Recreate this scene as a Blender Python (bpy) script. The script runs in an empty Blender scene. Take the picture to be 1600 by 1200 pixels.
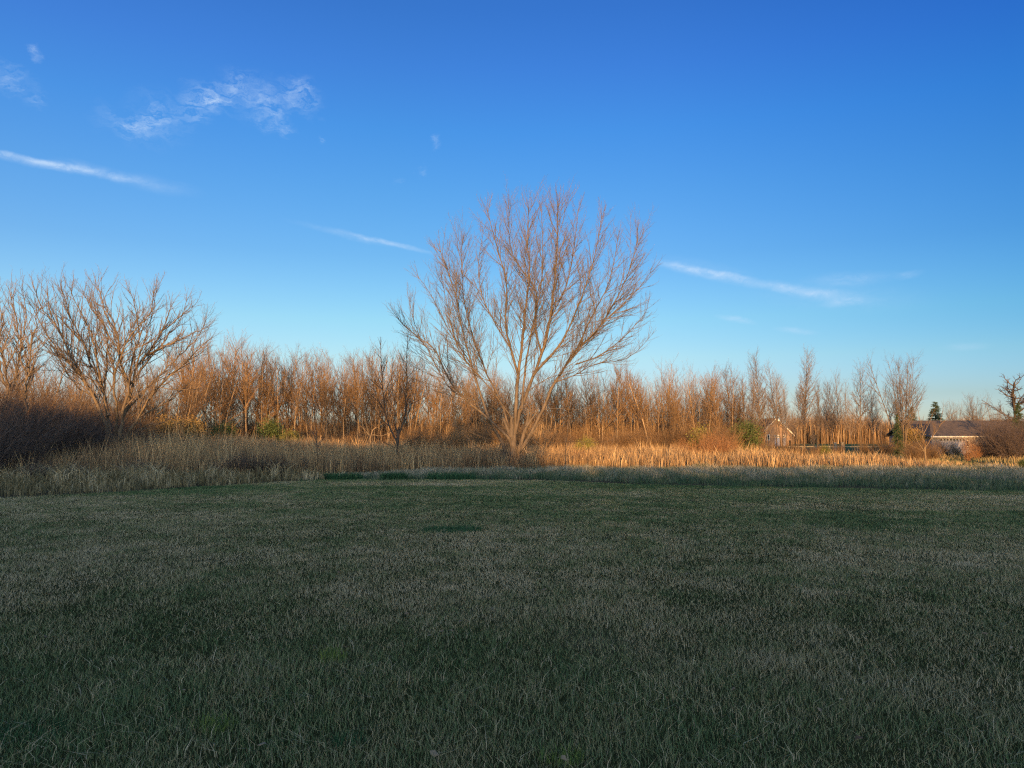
import bpy, math, random
import numpy as np
from mathutils import Vector, Matrix
R = math.radians
S = bpy.context.scene
C = S.collection
rng = random.Random(11)
nr = np.random.default_rng(5)

# ------------------------------------------------------------------ camera maths
CAMZ = 1.6
PITCH = math.atan(75/1200)
cp, sp = math.cos(PITCH), math.sin(PITCH)
GY = [-9000, -20, 0, 55, 100, 9000]
GZ = [0.4, 0.4, 0.0, -1.155, -1.25, -1.25]
def gz(y): return float(np.interp(y, GY, GZ))
def P(px, py, Y):
    xc, zc = (px-800)/1200, (600-py)/1200
    dx, dy, dz = xc, cp-zc*sp, sp+zc*cp
    k = Y/dy
    return Vector((dx*k, Y, CAMZ+dz*k))
def GX(px, Y): return P(px, 715, Y).x
def azel(px, py):
    v = P(px, py, 1.0) - Vector((0, 0, CAMZ)); v.normalize()
    return math.atan2(v.x, v.y), math.asin(v.z)

# ------------------------------------------------------------------ tags
def tag(o, label=None, cat=None, group=None, kind=None):
    if label: o['label'] = label
    if cat: o['category'] = cat
    if group: o['group'] = group
    if kind: o['kind'] = kind
    return o
def empty(name, loc, rz=0, label=None, cat=None, group=None):
    o = bpy.data.objects.new(name, None); C.objects.link(o)
    o.empty_display_size = 0.3
    o.location = loc; o.rotation_euler = (0, 0, rz)
    return tag(o, label, cat, group)
def link_mesh(name, me, mat=None, parent=None):
    o = bpy.data.objects.new(name, me); C.objects.link(o)
    if mat: me.materials.append(mat)
    if parent: o.parent = parent
    return o
def copy_tree(root, loc, rz, sc, label, cat, group):
    r = root.copy(); C.objects.link(r)
    r.location = loc; r.rotation_euler = (0, 0, rz)
    r.scale = sc if hasattr(sc, '__len__') else (sc, sc, sc)
    tag(r, label, cat, group)
    for ch in root.children:
        c = ch.copy(); C.objects.link(c); c.parent = r
    return r

# ------------------------------------------------------------------ materials
def newmat(name):
    m = bpy.data.materials.new(name); m.use_nodes = True
    nt = m.node_tree; b = nt.nodes['Principled BSDF']
    b.inputs['Roughness'].default_value = 0.85
    b.inputs['Specular IOR Level'].default_value = 0.15
    return m, nt, b
def N(nt, typ, **kw):
    n = nt.nodes.new(typ)
    for k, v in kw.items(): setattr(n, k, v)
    return n
def ramp(nt, stops, interp='LINEAR'):
    r = N(nt, 'ShaderNodeValToRGB'); cr = r.color_ramp; cr.interpolation = interp
    while len(cr.elements) < len(stops): cr.elements.new(0.5)
    for e, (p, c) in zip(cr.elements, stops):
        e.position = p; e.color = (*c, 1)
    return r
def noise(nt, vec, scale, detail=4, rough=0.55):
    n = N(nt, 'ShaderNodeTexNoise'); n.inputs['Scale'].default_value = scale
    n.inputs['Detail'].default_value = detail; n.inputs['Roughness'].default_value = rough
    if vec is not None: nt.links.new(vec, n.inputs['Vector'])
    return n
def wood_mat(name, c1, c2, scale=3.0, vary=0.25, bump=0.0):
    m, nt, b = newmat(name)
    tc = N(nt, 'ShaderNodeTexCoord')
    mp = N(nt, 'ShaderNodeMapping'); mp.inputs['Scale'].default_value = (1, 1, 0.25)
    nt.links.new(tc.outputs['Object'], mp.inputs['Vector'])
    n = noise(nt, mp.outputs[0], scale, 5, 0.65)
    r = ramp(nt, [(0.3, c1), (0.7, c2)])
    nt.links.new(n.outputs['Fac'], r.inputs['Fac'])
    oi = N(nt, 'ShaderNodeObjectInfo')
    mr = N(nt, 'ShaderNodeMapRange')
    mr.inputs['To Min'].default_value = 1-vary; mr.inputs['To Max'].default_value = 1+vary
    nt.links.new(oi.outputs['Random'], mr.inputs['Value'])
    vm = N(nt, 'ShaderNodeVectorMath', operation='SCALE')
    nt.links.new(r.outputs['Color'], vm.inputs[0]); nt.links.new(mr.outputs[0], vm.inputs['Scale'])
    nt.links.new(vm.outputs[0], b.inputs['Base Color'])
    if bump:
        bp = N(nt, 'ShaderNodeBump'); bp.inputs['Strength'].default_value = bump
        n2 = noise(nt, mp.outputs[0], 14, 4, 0.7)
        nt.links.new(n2.outputs['Fac'], bp.inputs['Height']); nt.links.new(bp.outputs[0], b.inputs['Normal'])
    return m
def blade_mat(name, stops, patches=None, pscale=0.25, pmix=0.6, transl=0.0, pstretch=(1, 1, 1)):
    """stops: colour by per-blade random; patches: colour by large position noise"""
    m, nt, b = newmat(name)
    at = N(nt, 'ShaderNodeAttribute'); at.attribute_name = 'rnd'
    r = ramp(nt, stops); nt.links.new(at.outputs['Fac'], r.inputs['Fac'])
    col = r.outputs['Color']
    if patches:
        ge = N(nt, 'ShaderNodeNewGeometry')
        mp = N(nt, 'ShaderNodeMapping'); mp.inputs['Scale'].default_value = pstretch
        nt.links.new(ge.outputs['Position'], mp.inputs['Vector'])
        n = noise(nt, mp.outputs[0], pscale, 5, 0.6)
        r2 = ramp(nt, patches); nt.links.new(n.outputs['Fac'], r2.inputs['Fac'])
        mx = N(nt, 'ShaderNodeMix', data_type='RGBA'); mx.blend_type = 'MIX'
        mx.inputs[0].default_value = pmix
        nt.links.new(col, mx.inputs[6]); nt.links.new(r2.outputs['Color'], mx.inputs[7])
        col = mx.outputs[2]
    nt.links.new(col, b.inputs['Base Color'])
    if transl:
        tr = N(nt, 'ShaderNodeBsdfTranslucent'); nt.links.new(col, tr.inputs['Color'])
        ms = N(nt, 'ShaderNodeMixShader'); ms.inputs[0].default_value = transl
        out = nt.nodes['Material Output']
        nt.links.new(b.outputs[0], ms.inputs[1]); nt.links.new(tr.outputs[0], ms.inputs[2])
        nt.links.new(ms.outputs[0], out.inputs['Surface'])
    return m
def flat_mat(name, c, rough=0.8, nscale=4, var=0.15, spec=0.15):
    m, nt, b = newmat(name)
    tc = N(nt, 'ShaderNodeTexCoord')
    n = noise(nt, tc.outputs['Object'], nscale, 4)
    r = ramp(nt, [(0.3, tuple(v*(1-var) for v in c)), (0.7, tuple(v*(1+var) for v in c))])
    nt.links.new(n.outputs['Fac'], r.inputs['Fac']); nt.links.new(r.outputs['Color'], b.inputs['Base Color'])
    b.inputs['Roughness'].default_value = rough; b.inputs['Specular IOR Level'].default_value = spec
    return m

M = {}
M['bark'] = wood_mat('bark_grey_tan', (0.055, 0.045, 0.036), (0.17, 0.137, 0.108), 4.5, 0.0, 0.9)
M['twig'] = wood_mat('twig_red_brown', (0.10, 0.082, 0.066), (0.165, 0.137, 0.112), 1.5, 0.05)
M['bark2'] = wood_mat('bark_weathered', (0.075, 0.06, 0.045), (0.20, 0.155, 0.11), 4.0, 0.05, 0.8)
M['twig2'] = wood_mat('twig_brown', (0.13, 0.105, 0.085), (0.21, 0.17, 0.14), 1.5, 0.1)
M['fbark'] = wood_mat('bark_wood_edge', (0.17, 0.125, 0.08), (0.34, 0.26, 0.17), 1.5, 0.35)
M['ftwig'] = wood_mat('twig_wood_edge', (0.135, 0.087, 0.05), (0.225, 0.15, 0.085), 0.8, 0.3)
M['darkbark'] = wood_mat('bark_dark', (0.04, 0.033, 0.03), (0.085, 0.07, 0.06), 3, 0.1)
M['greytwig'] = wood_mat('twig_grey', (0.11, 0.09, 0.08), (0.20, 0.165, 0.145), 1.0, 0.2)
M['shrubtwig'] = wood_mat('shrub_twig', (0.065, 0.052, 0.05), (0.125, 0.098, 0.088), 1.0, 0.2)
M['redtwig'] = wood_mat('shrub_red_twig', (0.24, 0.125, 0.06), (0.37, 0.20, 0.10), 1.0, 0.1)
M['paletwig'] = wood_mat('dead_pale_wood', (0.42, 0.36, 0.28), (0.62, 0.54, 0.43), 2.0, 0.1)

# ------------------------------------------------------------------ tube meshes
class Tubes:
    def __init__(s): s.g = {}
    def add(s, pts, rad, k):
        s.g.setdefault((len(pts), k), []).append((pts, rad))
    def build(s, name, mat, parent=None):
        VV, FF, LT = [], [], []; off = 0
        for (n, k), L in s.g.items():
            A = np.array([[tuple(p) for p in pts] for pts, _ in L], dtype=np.float64)
            Rr = np.array([r for _, r in L], dtype=np.float64)
            m = len(L)
            T = np.empty_like(A)
            T[:, 0] = A[:, 1]-A[:, 0]; T[:, -1] = A[:, -1]-A[:, -2]
            if n > 2: T[:, 1:-1] = A[:, 2:]-A[:, :-2]
            T /= np.linalg.norm(T, axis=2, keepdims=True)+1e-9
            w = A[:, -1]-A[:, 0]; w /= np.linalg.norm(w, axis=1, keepdims=True)+1e-9
            ref = np.where(np.abs(w[:, 2:3]) < 0.8, np.array([[0, 0, 1.]]), np.array([[1., 0, 0]]))
            u0 = np.cross(w, ref)[:, None, :]
            U = u0-(u0*T).sum(2, keepdims=True)*T
            U /= np.linalg.norm(U, axis=2, keepdims=True)+1e-9
            V = np.cross(T, U)
            a = np.arange(k)*2*np.pi/k
            ring = A[:, :, None, :]+Rr[:, :, None, None]*(np.cos(a)[None, None, :, None]*U[:, :, None, :]+np.sin(a)[None, None, :, None]*V[:, :, None, :])
            VV.append(ring.reshape(-1, 3))
            base = off+(np.arange(m)*n*k)[:, None, None]
            i = np.arange(n-1)[None, :, None]; j = np.arange(k)[None, None, :]; j2 = (j+1) % k
            q = np.stack([base+i*k+j, base+i*k+j2, base+(i+1)*k+j2, base+(i+1)*k+j], -1).reshape(-1, 4)
            FF.append(q); off += m*n*k
        V = np.concatenate(VV); F = np.concatenate(FF)
        me = bpy.data.meshes.new(name)
        me.vertices.add(len(V)); me.vertices.foreach_set('co', V.astype(np.float32).ravel())
        me.loops.add(F.size); me.loops.foreach_set('vertex_index', F.astype(np.int32).ravel())
        me.polygons.add(len(F)); me.polygons.foreach_set('loop_start', np.arange(0, F.size, 4, dtype=np.int32))
        me.polygons.foreach_set('loop_total', np.full(len(F), 4, dtype=np.int32))
        me.polygons.foreach_set('use_smooth', np.ones(len(F), dtype=bool))
        me.update(calc_edges=True)
        return link_mesh(name, me, mat, parent)

UP = Vector((0, 0, 1))
def rv():
    return Vector((rng.gauss(0, 1), rng.gauss(0, 1), rng.gauss(0, 1)))
def side_dir(t, ang):
    a = rv(); a = a-a.dot(t)*t
    if a.length < 1e-4: a = Vector((1, 0, 0))
    a.normalize()
    return (t*math.cos(ang)+a*math.sin(ang)).normalized()
def grow(outs, p, d, L, r, lv, Q):
    """outs: list per level of Tubes; Q: dict of per-level lists"""
    n = Q['n'][lv]; st = L/n
    pts = [p.copy()]; ds = []
    d = d.copy(); w = Q['wob'][lv]; tr = Q['trop'][lv]
    for i in range(n):
        d = (d+rv()*w+UP*tr).normalized(); ds.append(d.copy())
        p = p+d*st; pts.append(p.copy())
    r1 = r*Q['tap'][lv]
    rad = [r+(r1-r)*(i/n)**0.8 for i in range(n+1)]
    outs[lv].add(pts, rad, Q['k'][lv])
    spawn(outs, pts, rad, ds, L, lv, Q)
def spawn(outs, pts, rad, ds, L, lv, Q, t0=None, dens=None, ratio=None):
    if lv+1 >= len(Q['n']): return
    n = len(pts)-1
    nc = L*(dens or Q['dens'][lv]); nc = int(nc)+(1 if rng.random() < nc-int(nc) else 0)
    t0 = Q['t0'][lv] if t0 is None else t0
    for c in range(nc):
        t = t0+(1-t0)*(c+rng.random())/nc
        f = min(t*n, n-1e-4); i = int(f); f -= i
        q = pts[i].lerp(pts[i+1], f); rr = rad[i]*(1-f)+rad[i+1]*f
        ang = R(Q['ang'][lv])*rng.uniform(0.6, 1.3)
        dd = side_dir(ds[min(i, len(ds)-1)], ang)
        fl = Q.get('flat', 0)
        if dd.z < 0 and rng.random() < 0.7: dd.z *= -0.3; dd.normalize()
        ll = L*(ratio or Q['ratio'][lv])*(1.15-0.75*t)*rng.uniform(0.55, 1.25)
        mx = Q['maxl'][lv+1]; ll = min(ll, mx*rng.uniform(0.7, 1.1)); ll = max(ll, Q['minl'][lv+1])
        grow(outs, q, dd, ll, min(rr*0.75, Q['rmax'][lv+1]), lv+1, Q)

def cat_rom(pts, step):
    """smooth curve through the traced points"""
    out = []
    n = len(pts)
    for i in range(n-1):
        p0 = pts[max(i-1, 0)]; p1 = pts[i]; p2 = pts[i+1]; p3 = pts[min(i+2, n-1)]
        m = max(1, int((p2-p1).length/step))
        for j in range(m):
            t = j/m
            out.append(0.5*((2*p1)+(p2-p0)*t+(2*p0-5*p1+4*p2-p3)*t*t+(3*p1-p0-3*p2+p3)*t**3))
    out.append(pts[-1].copy())
    return out
def traced_tree(name, Y, base_px, limbs, Q, mats, label, cat='tree', group=None, trunk_k=8, wob=0.015):
    """limbs: (list of px points, depth start, depth end, r0, r1, t0 of side branches, dens)"""
    bx = GX(base_px, Y); root = empty(name, (bx, Y, gz(Y)), 0, label, cat, group)
    org = Vector((bx, Y, gz(Y)))
    tr = Tubes(); cr = Tubes()
    outs = [tr]+[cr]*8
    for L in limbs:
        px, d0, d1, r0, r1, t0, dn = L
        m = len(px)
        pts = []
        for i, (x, y) in enumerate(px):
            t = i/(m-1)
            pts.append(P(x, y, Y+d0+(d1-d0)*t)-org)
        pts = cat_rom(pts, 0.45)
        for i in range(1, len(pts)-1): pts[i] += Vector((rng.gauss(0, wob), rng.gauss(0, wob*2), rng.gauss(0, wob)))
        n = len(pts)-1
        rad = [(r0+(r1-r0)*(i/n)**0.62)*rng.uniform(.9, 1.12) for i in range(n+1)]
        ln = sum((pts[i+1]-pts[i]).length for i in range(n))
        ds = [(pts[i+1]-pts[i]).normalized() for i in range(n)]
        tr.add(pts, rad, trunk_k)
        spawn(outs, pts, rad, ds, ln, 0, Q, t0, dn)
        # leader tip keeps on dividing
        for _ in range(3):
            grow(outs, pts[-1]-ds[-1]*0.05, side_dir(ds[-1], R(rng.uniform(5, 28))), Q['maxl'][2]*rng.uniform(.7, 1.1), r1, 2, Q)
    tr.build('trunk', mats[0], root); cr.build('crown', mats[1], root)
    return root

# ------------------------------------------------------------------ blade fields
def blades(name, X, Yy, H, W, mat, lean=0.3, parent=None, z0=None, rnd=None, bend=0.5, head=None, droop=0.0):
    n = len(X); Z = np.interp(Yy, GY, GZ) if z0 is None else z0
    az = nr.uniform(0, 2*np.pi, n); wd = nr.uniform(0, 2*np.pi, n)
    lx = np.cos(az)*lean*H*nr.uniform(0.1, 1, n); ly = np.sin(az)*lean*H*nr.uniform(0.1, 1, n)
    wx = np.cos(wd)*W/2; wy = np.sin(wd)*W/2
    B = np.stack([X, Yy, Z-0.01], 1)
    mid = B+np.stack([lx*(1-bend)*0.5, ly*(1-bend)*0.5, H*0.55], 1)
    tip = B+np.stack([lx, ly, H*(1-droop)], 1)
    w = np.stack([wx, wy, np.zeros(n)], 1)
    V = np.stack([B-w, B+w, mid+w*0.8*(1 if head is None else head), mid-w*0.8*(1 if head is None else head), tip], 1).reshape(-1, 3)
    o = np.arange(n)*5
    loops = np.stack([o, o+1, o+2, o+3, o+3, o+2, o+4], 1).astype(np.int32)
    me = bpy.data.meshes.new(name)
    me.vertices.add(n*5); me.vertices.foreach_set('co', V.astype(np.float32).ravel())
    me.loops.add(n*7); me.loops.foreach_set('vertex_index', loops.ravel())
    ls = np.stack([np.arange(n)*7, np.arange(n)*7+4], 1).astype(np.int32)
    me.polygons.add(n*2); me.polygons.foreach_set('loop_start', ls.ravel())
    me.polygons.foreach_set('loop_total', np.tile(np.array([4, 3], dtype=np.int32), n))
    me.update(calc_edges=True)
    a = me.attributes.new('rnd', 'FLOAT', 'POINT')
    rr = nr.uniform(0, 1, n) if rnd is None else rnd
    a.data.foreach_set('value', np.repeat(rr, 5).astype(np.float32))
    return link_mesh(name, me, mat, parent)
def vnoise(x, y, s, seed=0):
    """cheap smooth value noise in numpy"""
    r = np.random.default_rng(seed); G = r.uniform(0, 1, (128, 128))
    u = x/s+50.3; v = y/s+50.7
    iu = np.floor(u).astype(int); iv = np.floor(v).astype(int); fu = u-iu; fv = v-iv
    fu = fu*fu*(3-2*fu); fv = fv*fv*(3-2*fv)
    g = lambda a, b: G[a % 128, b % 128]
    return (g(iu, iv)*(1-fu)+g(iu+1, iv)*fu)*(1-fv)+(g(iu, iv+1)*(1-fu)+g(iu+1, iv+1)*fu)*fv

# ------------------------------------------------------------------ boxes and prisms
class MB:
    def __init__(s): s.v = []; s.f = []
    def box(s, x0, x1, y0, y1, z0, z1):
        b = len(s.v)
        s.v += [(x0, y0, z0), (x1, y0, z0), (x1, y1, z0), (x0, y1, z0), (x0, y0, z1), (x1, y0, z1), (x1, y1, z1), (x0, y1, z1)]
        s.f += [[b+i for i in q] for q in ((0, 3, 2, 1), (4, 5, 6, 7), (0, 1, 5, 4), (1, 2, 6, 5), (2, 3, 7, 6), (3, 0, 4, 7))]
        return s
    def poly(s, pts, faces):
        b = len(s.v); s.v += [tuple(p) for p in pts]; s.f += [[b+i for i in q] for q in faces]; return s
    def prism(s, prof, y0, y1):
        """profile in x,z extruded along y"""
        n = len(prof); b = len(s.v)
        s.v += [(x, y0, z) for x, z in prof]+[(x, y1, z) for x, z in prof]
        s.f += [[b+i for i in range(n)], [b+n+i for i in reversed(range(n))]]
        for i in range(n):
            j = (i+1) % n; s.f.append([b+j, b+i, b+n+i, b+n+j])
        return s
    def slab(s, a, b_, c, d, th):
        """sloping sheet a b c d (top) with thickness th downwards"""
        pts = [Vector(p) for p in (a, b_, c, d)]
        s.poly(pts+[p-Vector((0, 0, th)) for p in pts], [(0, 1, 2, 3), (7, 6, 5, 4), (0, 4, 5, 1), (1, 5, 6, 2), (2, 6, 7, 3), (3, 7, 4, 0)])
        return s
    def build(s, name, mat, parent=None):
        me = bpy.data.meshes.new(name); me.from_pydata(s.v, [], s.f); me.update()
        return link_mesh(name, me, mat, parent)

# ================================================================== SETTING
def sheet(name, rows, mat, dz, kind='structure'):
    """rows: list of (y, xleft, xright); splits at ground breakpoints"""
    ys = sorted(set([r[0] for r in rows]+[g for g in GY if rows[0][0] < g < rows[-1][0]]))
    yl = [r[0] for r in rows]
    v, f = [], []
    for i, y in enumerate(ys):
        xl = np.interp(y, yl, [r[1] for r in rows]); xr = np.interp(y, yl, [r[2] for r in rows])
        v += [(xl, y, gz(y)+dz), (xr, y, gz(y)+dz)]
        if i: f.append((2*i-2, 2*i-1, 2*i+1, 2*i))
    me = bpy.data.meshes.new(name); me.from_pydata(v, [], f); me.update()
    o = link_mesh(name, me, mat); o['kind'] = kind
    return o
def ground_mat(name, stops, scale, stretch=(1, 1, 1), fine=None, bump=0.4):
    m, nt, b = newmat(name); b.inputs['Specular IOR Level'].default_value = 0.0; b.inputs['Roughness'].default_value = 1.0
    ge = N(nt, 'ShaderNodeNewGeometry')
    mp = N(nt, 'ShaderNodeMapping'); mp.inputs['Scale'].default_value = stretch
    nt.links.new(ge.outputs['Position'], mp.inputs['Vector'])
    n = noise(nt, mp.outputs[0], scale, 6, 0.62)
    r = ramp(nt, stops); nt.links.new(n.outputs['Fac'], r.inputs['Fac'])
    n2 = noise(nt, ge.outputs['Position'], 9, 5, 0.7)
    mr = N(nt, 'ShaderNodeMapRange'); mr.inputs['To Min'].default_value = 0.6; mr.inputs['To Max'].default_value = 1.4
    nt.links.new(n2.outputs['Fac'], mr.inputs['Value'])
    vm = N(nt, 'ShaderNodeVectorMath', operation='SCALE')
    nt.links.new(r.outputs['Color'], vm.inputs[0]); nt.links.new(mr.outputs[0], vm.inputs['Scale'])
    nt.links.new(vm.outputs[0], b.inputs['Base Color'])
    bp = N(nt, 'ShaderNodeBump'); bp.inputs['Strength'].default_value = bump; bp.inputs['Distance'].default_value = 0.05
    n3 = noise(nt, ge.outputs['Position'], 30, 3, 0.7)
    nt.links.new(n3.outputs['Fac'], bp.inputs['Height']); nt.links.new(bp.outputs[0], b.inputs['Normal'])
    return m
M['ground'] = ground_mat('ground_soil_litter', [(0.3, (0.045, 0.038, 0.026)), (0.7, (0.10, 0.08, 0.05))], 0.3)
M['lawn'] = ground_mat('lawn_ground', [(0.3, (0.022, 0.028, 0.010)), (0.55, (0.042, 0.043, 0.018)), (0.75, (0.08, 0.07, 0.042))], 0.22)
M['farlawn'] = ground_mat('far_lawn_ground', [(0.3, (0.06, 0.10, 0.045)), (0.7, (0.14, 0.15, 0.07))], 0.15)
M['road'] = ground_mat('road_asphalt', [(0.3, (0.05, 0.05, 0.05)), (0.7, (0.065, 0.065, 0.065))], 0.5)
sheet('ground', [(-3000, -4000, 4000), (4000, -4000, 4000)], M['ground'], 0)

# the mown edge of the lawn: photo x -> depth
E_px = [-300, 0, 200, 400, 520, 700, 850, 1000, 1300, 1600, 1900]
E_y = [20, 24.7, 28.3, 35, 40, 40, 38.5, 34, 31, 29, 27]
W_y = [20, 24.7, 28.3, 37, 47, 53, 56, 57, 57, 57, 57]        # where the tall reeds begin
def edge_at(x, y, tab=E_y):
    u = 800+1200*x/np.maximum(y, 0.1)
    return np.interp(u, E_px, tab)
# lawn sheet as a fan polygon: rows by photo column
pts = [(-60, -19), (60, -19)]
v = []; f = []
yb = [-19, 0]+list(np.linspace(2, 41, 40))
cols = np.linspace(-420, 2020, 80)
# build on a grid in (u, t) where t runs from 0 to the edge
vv = []; ff = []
nt_ = 24
for i, u in enumerate(cols):
    ey = float(np.interp(u, E_px, E_y))
    for j in range(nt_+1):
        y = 0.5+(ey-0.5)*j/nt_
        x = (u-800)/1200*y
        vv.append((x, y, gz(y)+0.004))
for i in range(len(cols)-1):
    for j in range(nt_):
        a = i*(nt_+1)+j; ff.append((a, a+nt_+1, a+nt_+2, a+1))
me = bpy.data.meshes.new('lawn'); me.from_pydata(vv, [], ff); me.update()
o = link_mesh('lawn', me, M['lawn']); o['kind'] = 'structure'
sheet('yard', [(-60, -70, 70), (0.4, -70, 70)], M['lawn'], 0.004)
sheet('far_lawn', [(72, GX(1180, 72), 120), (95, GX(1170, 95), 160), (190, GX(1185, 190), 260)], M['farlawn'], 0.004)
sheet('road', [(126, GX(1180, 126), 200), (132, GX(1180, 132), 200)], M['road'], 0.008)

# ------------------------------------------------------------------ lawn grass
def wedge(n, y0, y1, k, margin=2.0, hw=0.69):
    """points in the view wedge, density falling with distance^k"""
    u = nr.uniform(0, 1, n)
    e = 2-k
    y = (y0**e+u*(y1**e-y0**e))**(1/e) if abs(e) > 1e-6 else y0*(y1/y0)**u
    x = nr.uniform(-1, 1, n)*(hw*y+margin)
    return x, y
lawn_stops = [(0.0, (0.045, 0.092, 0.040)), (0.3, (0.105, 0.16, 0.072)), (0.5, (0.19, 0.203, 0.105)),
              (0.68, (0.285, 0.255, 0.155)), (0.88, (0.38, 0.325, 0.215)), (1.0, (0.48, 0.41, 0.29))]
M['grass'] = blade_mat('lawn_grass', lawn_stops)
LS = dict()
x, y = wedge(1050000, 2.9, 41, 1.27)
k = y < edge_at(x, y)+nr.normal(0, 0.25, len(x)); x = x[k]; y = y[k]
pn = vnoise(x, y, 2.6, 1)*0.35+vnoise(x, y, 0.7, 2)*0.25+vnoise(x*0.45+y*0.2, y, 5.5, 3)*0.4
pn = (pn-0.5)*1.7
dry = vnoise(x*0.5, y, 9, 4)
bandn = (vnoise(x*.16+y*.06, y-.0012*x*x, 2.2, 23)-.5)*np.clip((y-6)/8, 0, 1)
rnd = np.clip(0.43+pn*0.5+(dry-0.5)*0.42+bandn*.42+np.interp(y, [3, 6, 9, 18], [0.0, .03, .15, .26])-np.clip((y-20)/12, 0, 1)*0.25+nr.normal(0, 0.16, len(x)), 0, 1)
hh = (0.034+0.026*vnoise(x, y, 0.35, 6)+0.025*vnoise(x, y, 1.2, 7))*nr.uniform(0.6, 1.35, len(x))*np.interp(y, [3, 8, 20], [1.0, .78, .7])
hh = hh*(1+np.clip(0.4-rnd, 0, 1)*0.5)
rnd = np.clip(rnd+(vnoise(x, y*.5, .22, 49)-.5)*.35*np.clip(y/8, .3, 1), 0, 1)
ww = np.maximum(0.0034, y*0.00055)*nr.uniform(0.6, 1.5, len(x))
g = blades('lawn_grass', x, y, hh, ww, M['grass'], lean=0.95, rnd=rnd)
xs, ys = wedge(60000, 2.9, 16, 1.5)
cl = vnoise(xs, ys, .5, 91); kk = nr.uniform(0, 1, len(xs)) < cl**1.5; xs = xs[kk]; ys = ys[kk]
g2 = blades('matted_grass', xs, ys, .075*nr.uniform(.5, 1.3, len(xs)), np.maximum(.0048, ys*.0006), M['grass'], lean=1.9, rnd=np.clip(.75+nr.normal(0, .15, len(xs)), 0, 1), bend=.9)
tag(g2, 'longer dry blades lying matted in the near lawn', 'grass', kind='stuff')
tag(g, 'short mown grass of the shaded lawn, green mixed with dry grey blades', 'grass', kind='stuff')

# brighter fresh tufts in the foreground
M['fresh'] = blade_mat('fresh_grass', [(0, (0.05, 0.11, 0.03)), (1, (0.17, 0.22, 0.06))])
M['darkgreen'] = blade_mat('dark_green_grass', [(0, (0.018, 0.06, 0.028)), (1, (0.045, 0.11, 0.05))])
def tuft(px, py, rx, n, h, mat, label, w=0.005):
    # ground point under the pixel
    xc, zc = (px-800)/1200, (600-py)/1200
    dy, dz = cp-zc*sp, sp+zc*cp
    Y = 1.6/(-dz/dy-0.021); X = xc/dy*Y
    a = nr.uniform(0, 2*np.pi, n); rr = rx*np.sqrt(nr.uniform(0, 1, n))
    o = blades('grass_tuft', np.cos(a)*rr, np.sin(a)*rr*0.8, h*nr.uniform(0.5, 1.2, n), np.full(n, max(w, Y*0.0006)), mat, lean=0.7, z0=np.zeros(n), bend=0.6)
    o.location = (X, Y, gz(Y)); tag(o, label, 'grass tuft'); return o
tuft(520, 1032, 0.11, 120, 0.12, M['fresh'], 'bright yellow-green grass tuft in the foreground lawn, left of centre')
tuft(335, 1140, 0.13, 130, 0.09, M['fresh'], 'low green tuft near the bottom left of the lawn')
tuft(545, 1165, 0.10, 110, 0.08, M['darkgreen'], 'dark green tuft at the bottom of the lawn, left of centre')
tuft(705, 830, 0.6, 1100, 0.10, M['darkgreen'], 'dark green clump in the middle of the lawn below the large bare tree')
tuft(875, 1190, 0.12, 120, 0.08, M['fresh'], 'green tuft at the bottom edge of the photo, right of centre')
tuft(30, 1150, 0.25, 300, 0.09, M['darkgreen'], 'wide dark green tuft in the bottom left corner of the lawn')
for px, w_, lb in ((537, 1.0, 'rounded dark green grass clump at the lawn edge, leftmost of the three'),
                   (615, 0.7, 'small dark green grass clump at the lawn edge left of the dark sapling trunk'),
                   (705, 1.3, 'broad low dark green grass clump at the lawn edge left of the large bare tree')):
    tuft(px, 749, w_, 900, 0.36, M['darkgreen'], lb, 0.02)

# scattered fallen leaves in the near lawn
M['leaf'] = blade_mat('fallen_leaf', [(0, (0.08, 0.055, 0.035)), (1, (0.28, 0.22, 0.15))])
nl = 160
lx, ly = wedge(nl, 3.2, 14, 1.2)
V = []; F = []
for i in range(nl):
    s = rng.uniform(0.012, 0.035); a = rng.uniform(0, 6.28); z = gz(ly[i])+rng.uniform(0.03, 0.07)
    c, sn = math.cos(a), math.sin(a); b = len(V)
    for q, (u, w_) in enumerate(((-1, 0), (-0.3, 0.5), (0.5, 0.4), (1, 0), (0.4, -0.45), (-0.4, -0.5))):
        V.append((lx[i]+s*(u*c-w_*sn), ly[i]+s*(u*sn+w_*c), z+rng.uniform(-0.3, 0.6)*s))
    F.append([b+q for q in range(6)])
me = bpy.data.meshes.new('fallen_leaves'); me.from_pydata(V, [], F); me.update()
at = me.attributes.new('rnd', 'FLOAT', 'POINT'); at.data.foreach_set('value', np.repeat(nr.uniform(0, 1, nl), 6).astype(np.float32))
tag(link_mesh('fallen_leaves', me, M['leaf']), 'small dry leaves scattered over the near lawn', 'leaves', kind='stuff')

# ------------------------------------------------------------------ rough grass strip beyond the mown edge
M['rough'] = blade_mat('rough_grass', [(0, (0.035, 0.075, 0.04)), (0.45, (0.09, 0.12, 0.075)), (0.75, (0.21, 0.20, 0.15)), (1, (0.34, 0.31, 0.24))])
x, y = wedge(190000, 26, 62, 0.6, 4, 0.72)
u = 800+1200*x/y
k = (y > edge_at(x, y)-0.1+nr.normal(0, 0.25, len(x))+2.2*(vnoise(x, y*.5, 1.3, 21)-0.5)+2.4*(vnoise(x, y*.3, 5, 22)-.5)) & (y < edge_at(x, y, W_y)+2) & (u > 470)
x = x[k]; y = y[k]; u = u[k]
back = np.clip((y-edge_at(x, y))/(edge_at(x, y, W_y)-edge_at(x, y)+0.1), 0, 1)
pn = vnoise(x, y, 1.6, 8)
rough_h = (0.15+0.36*pn)*nr.uniform(0.55, 1.25, len(x))*np.clip((u-420)/300, 0.35, 1)*(0.7+0.3*np.clip(back*4, 0, 1))
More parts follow.
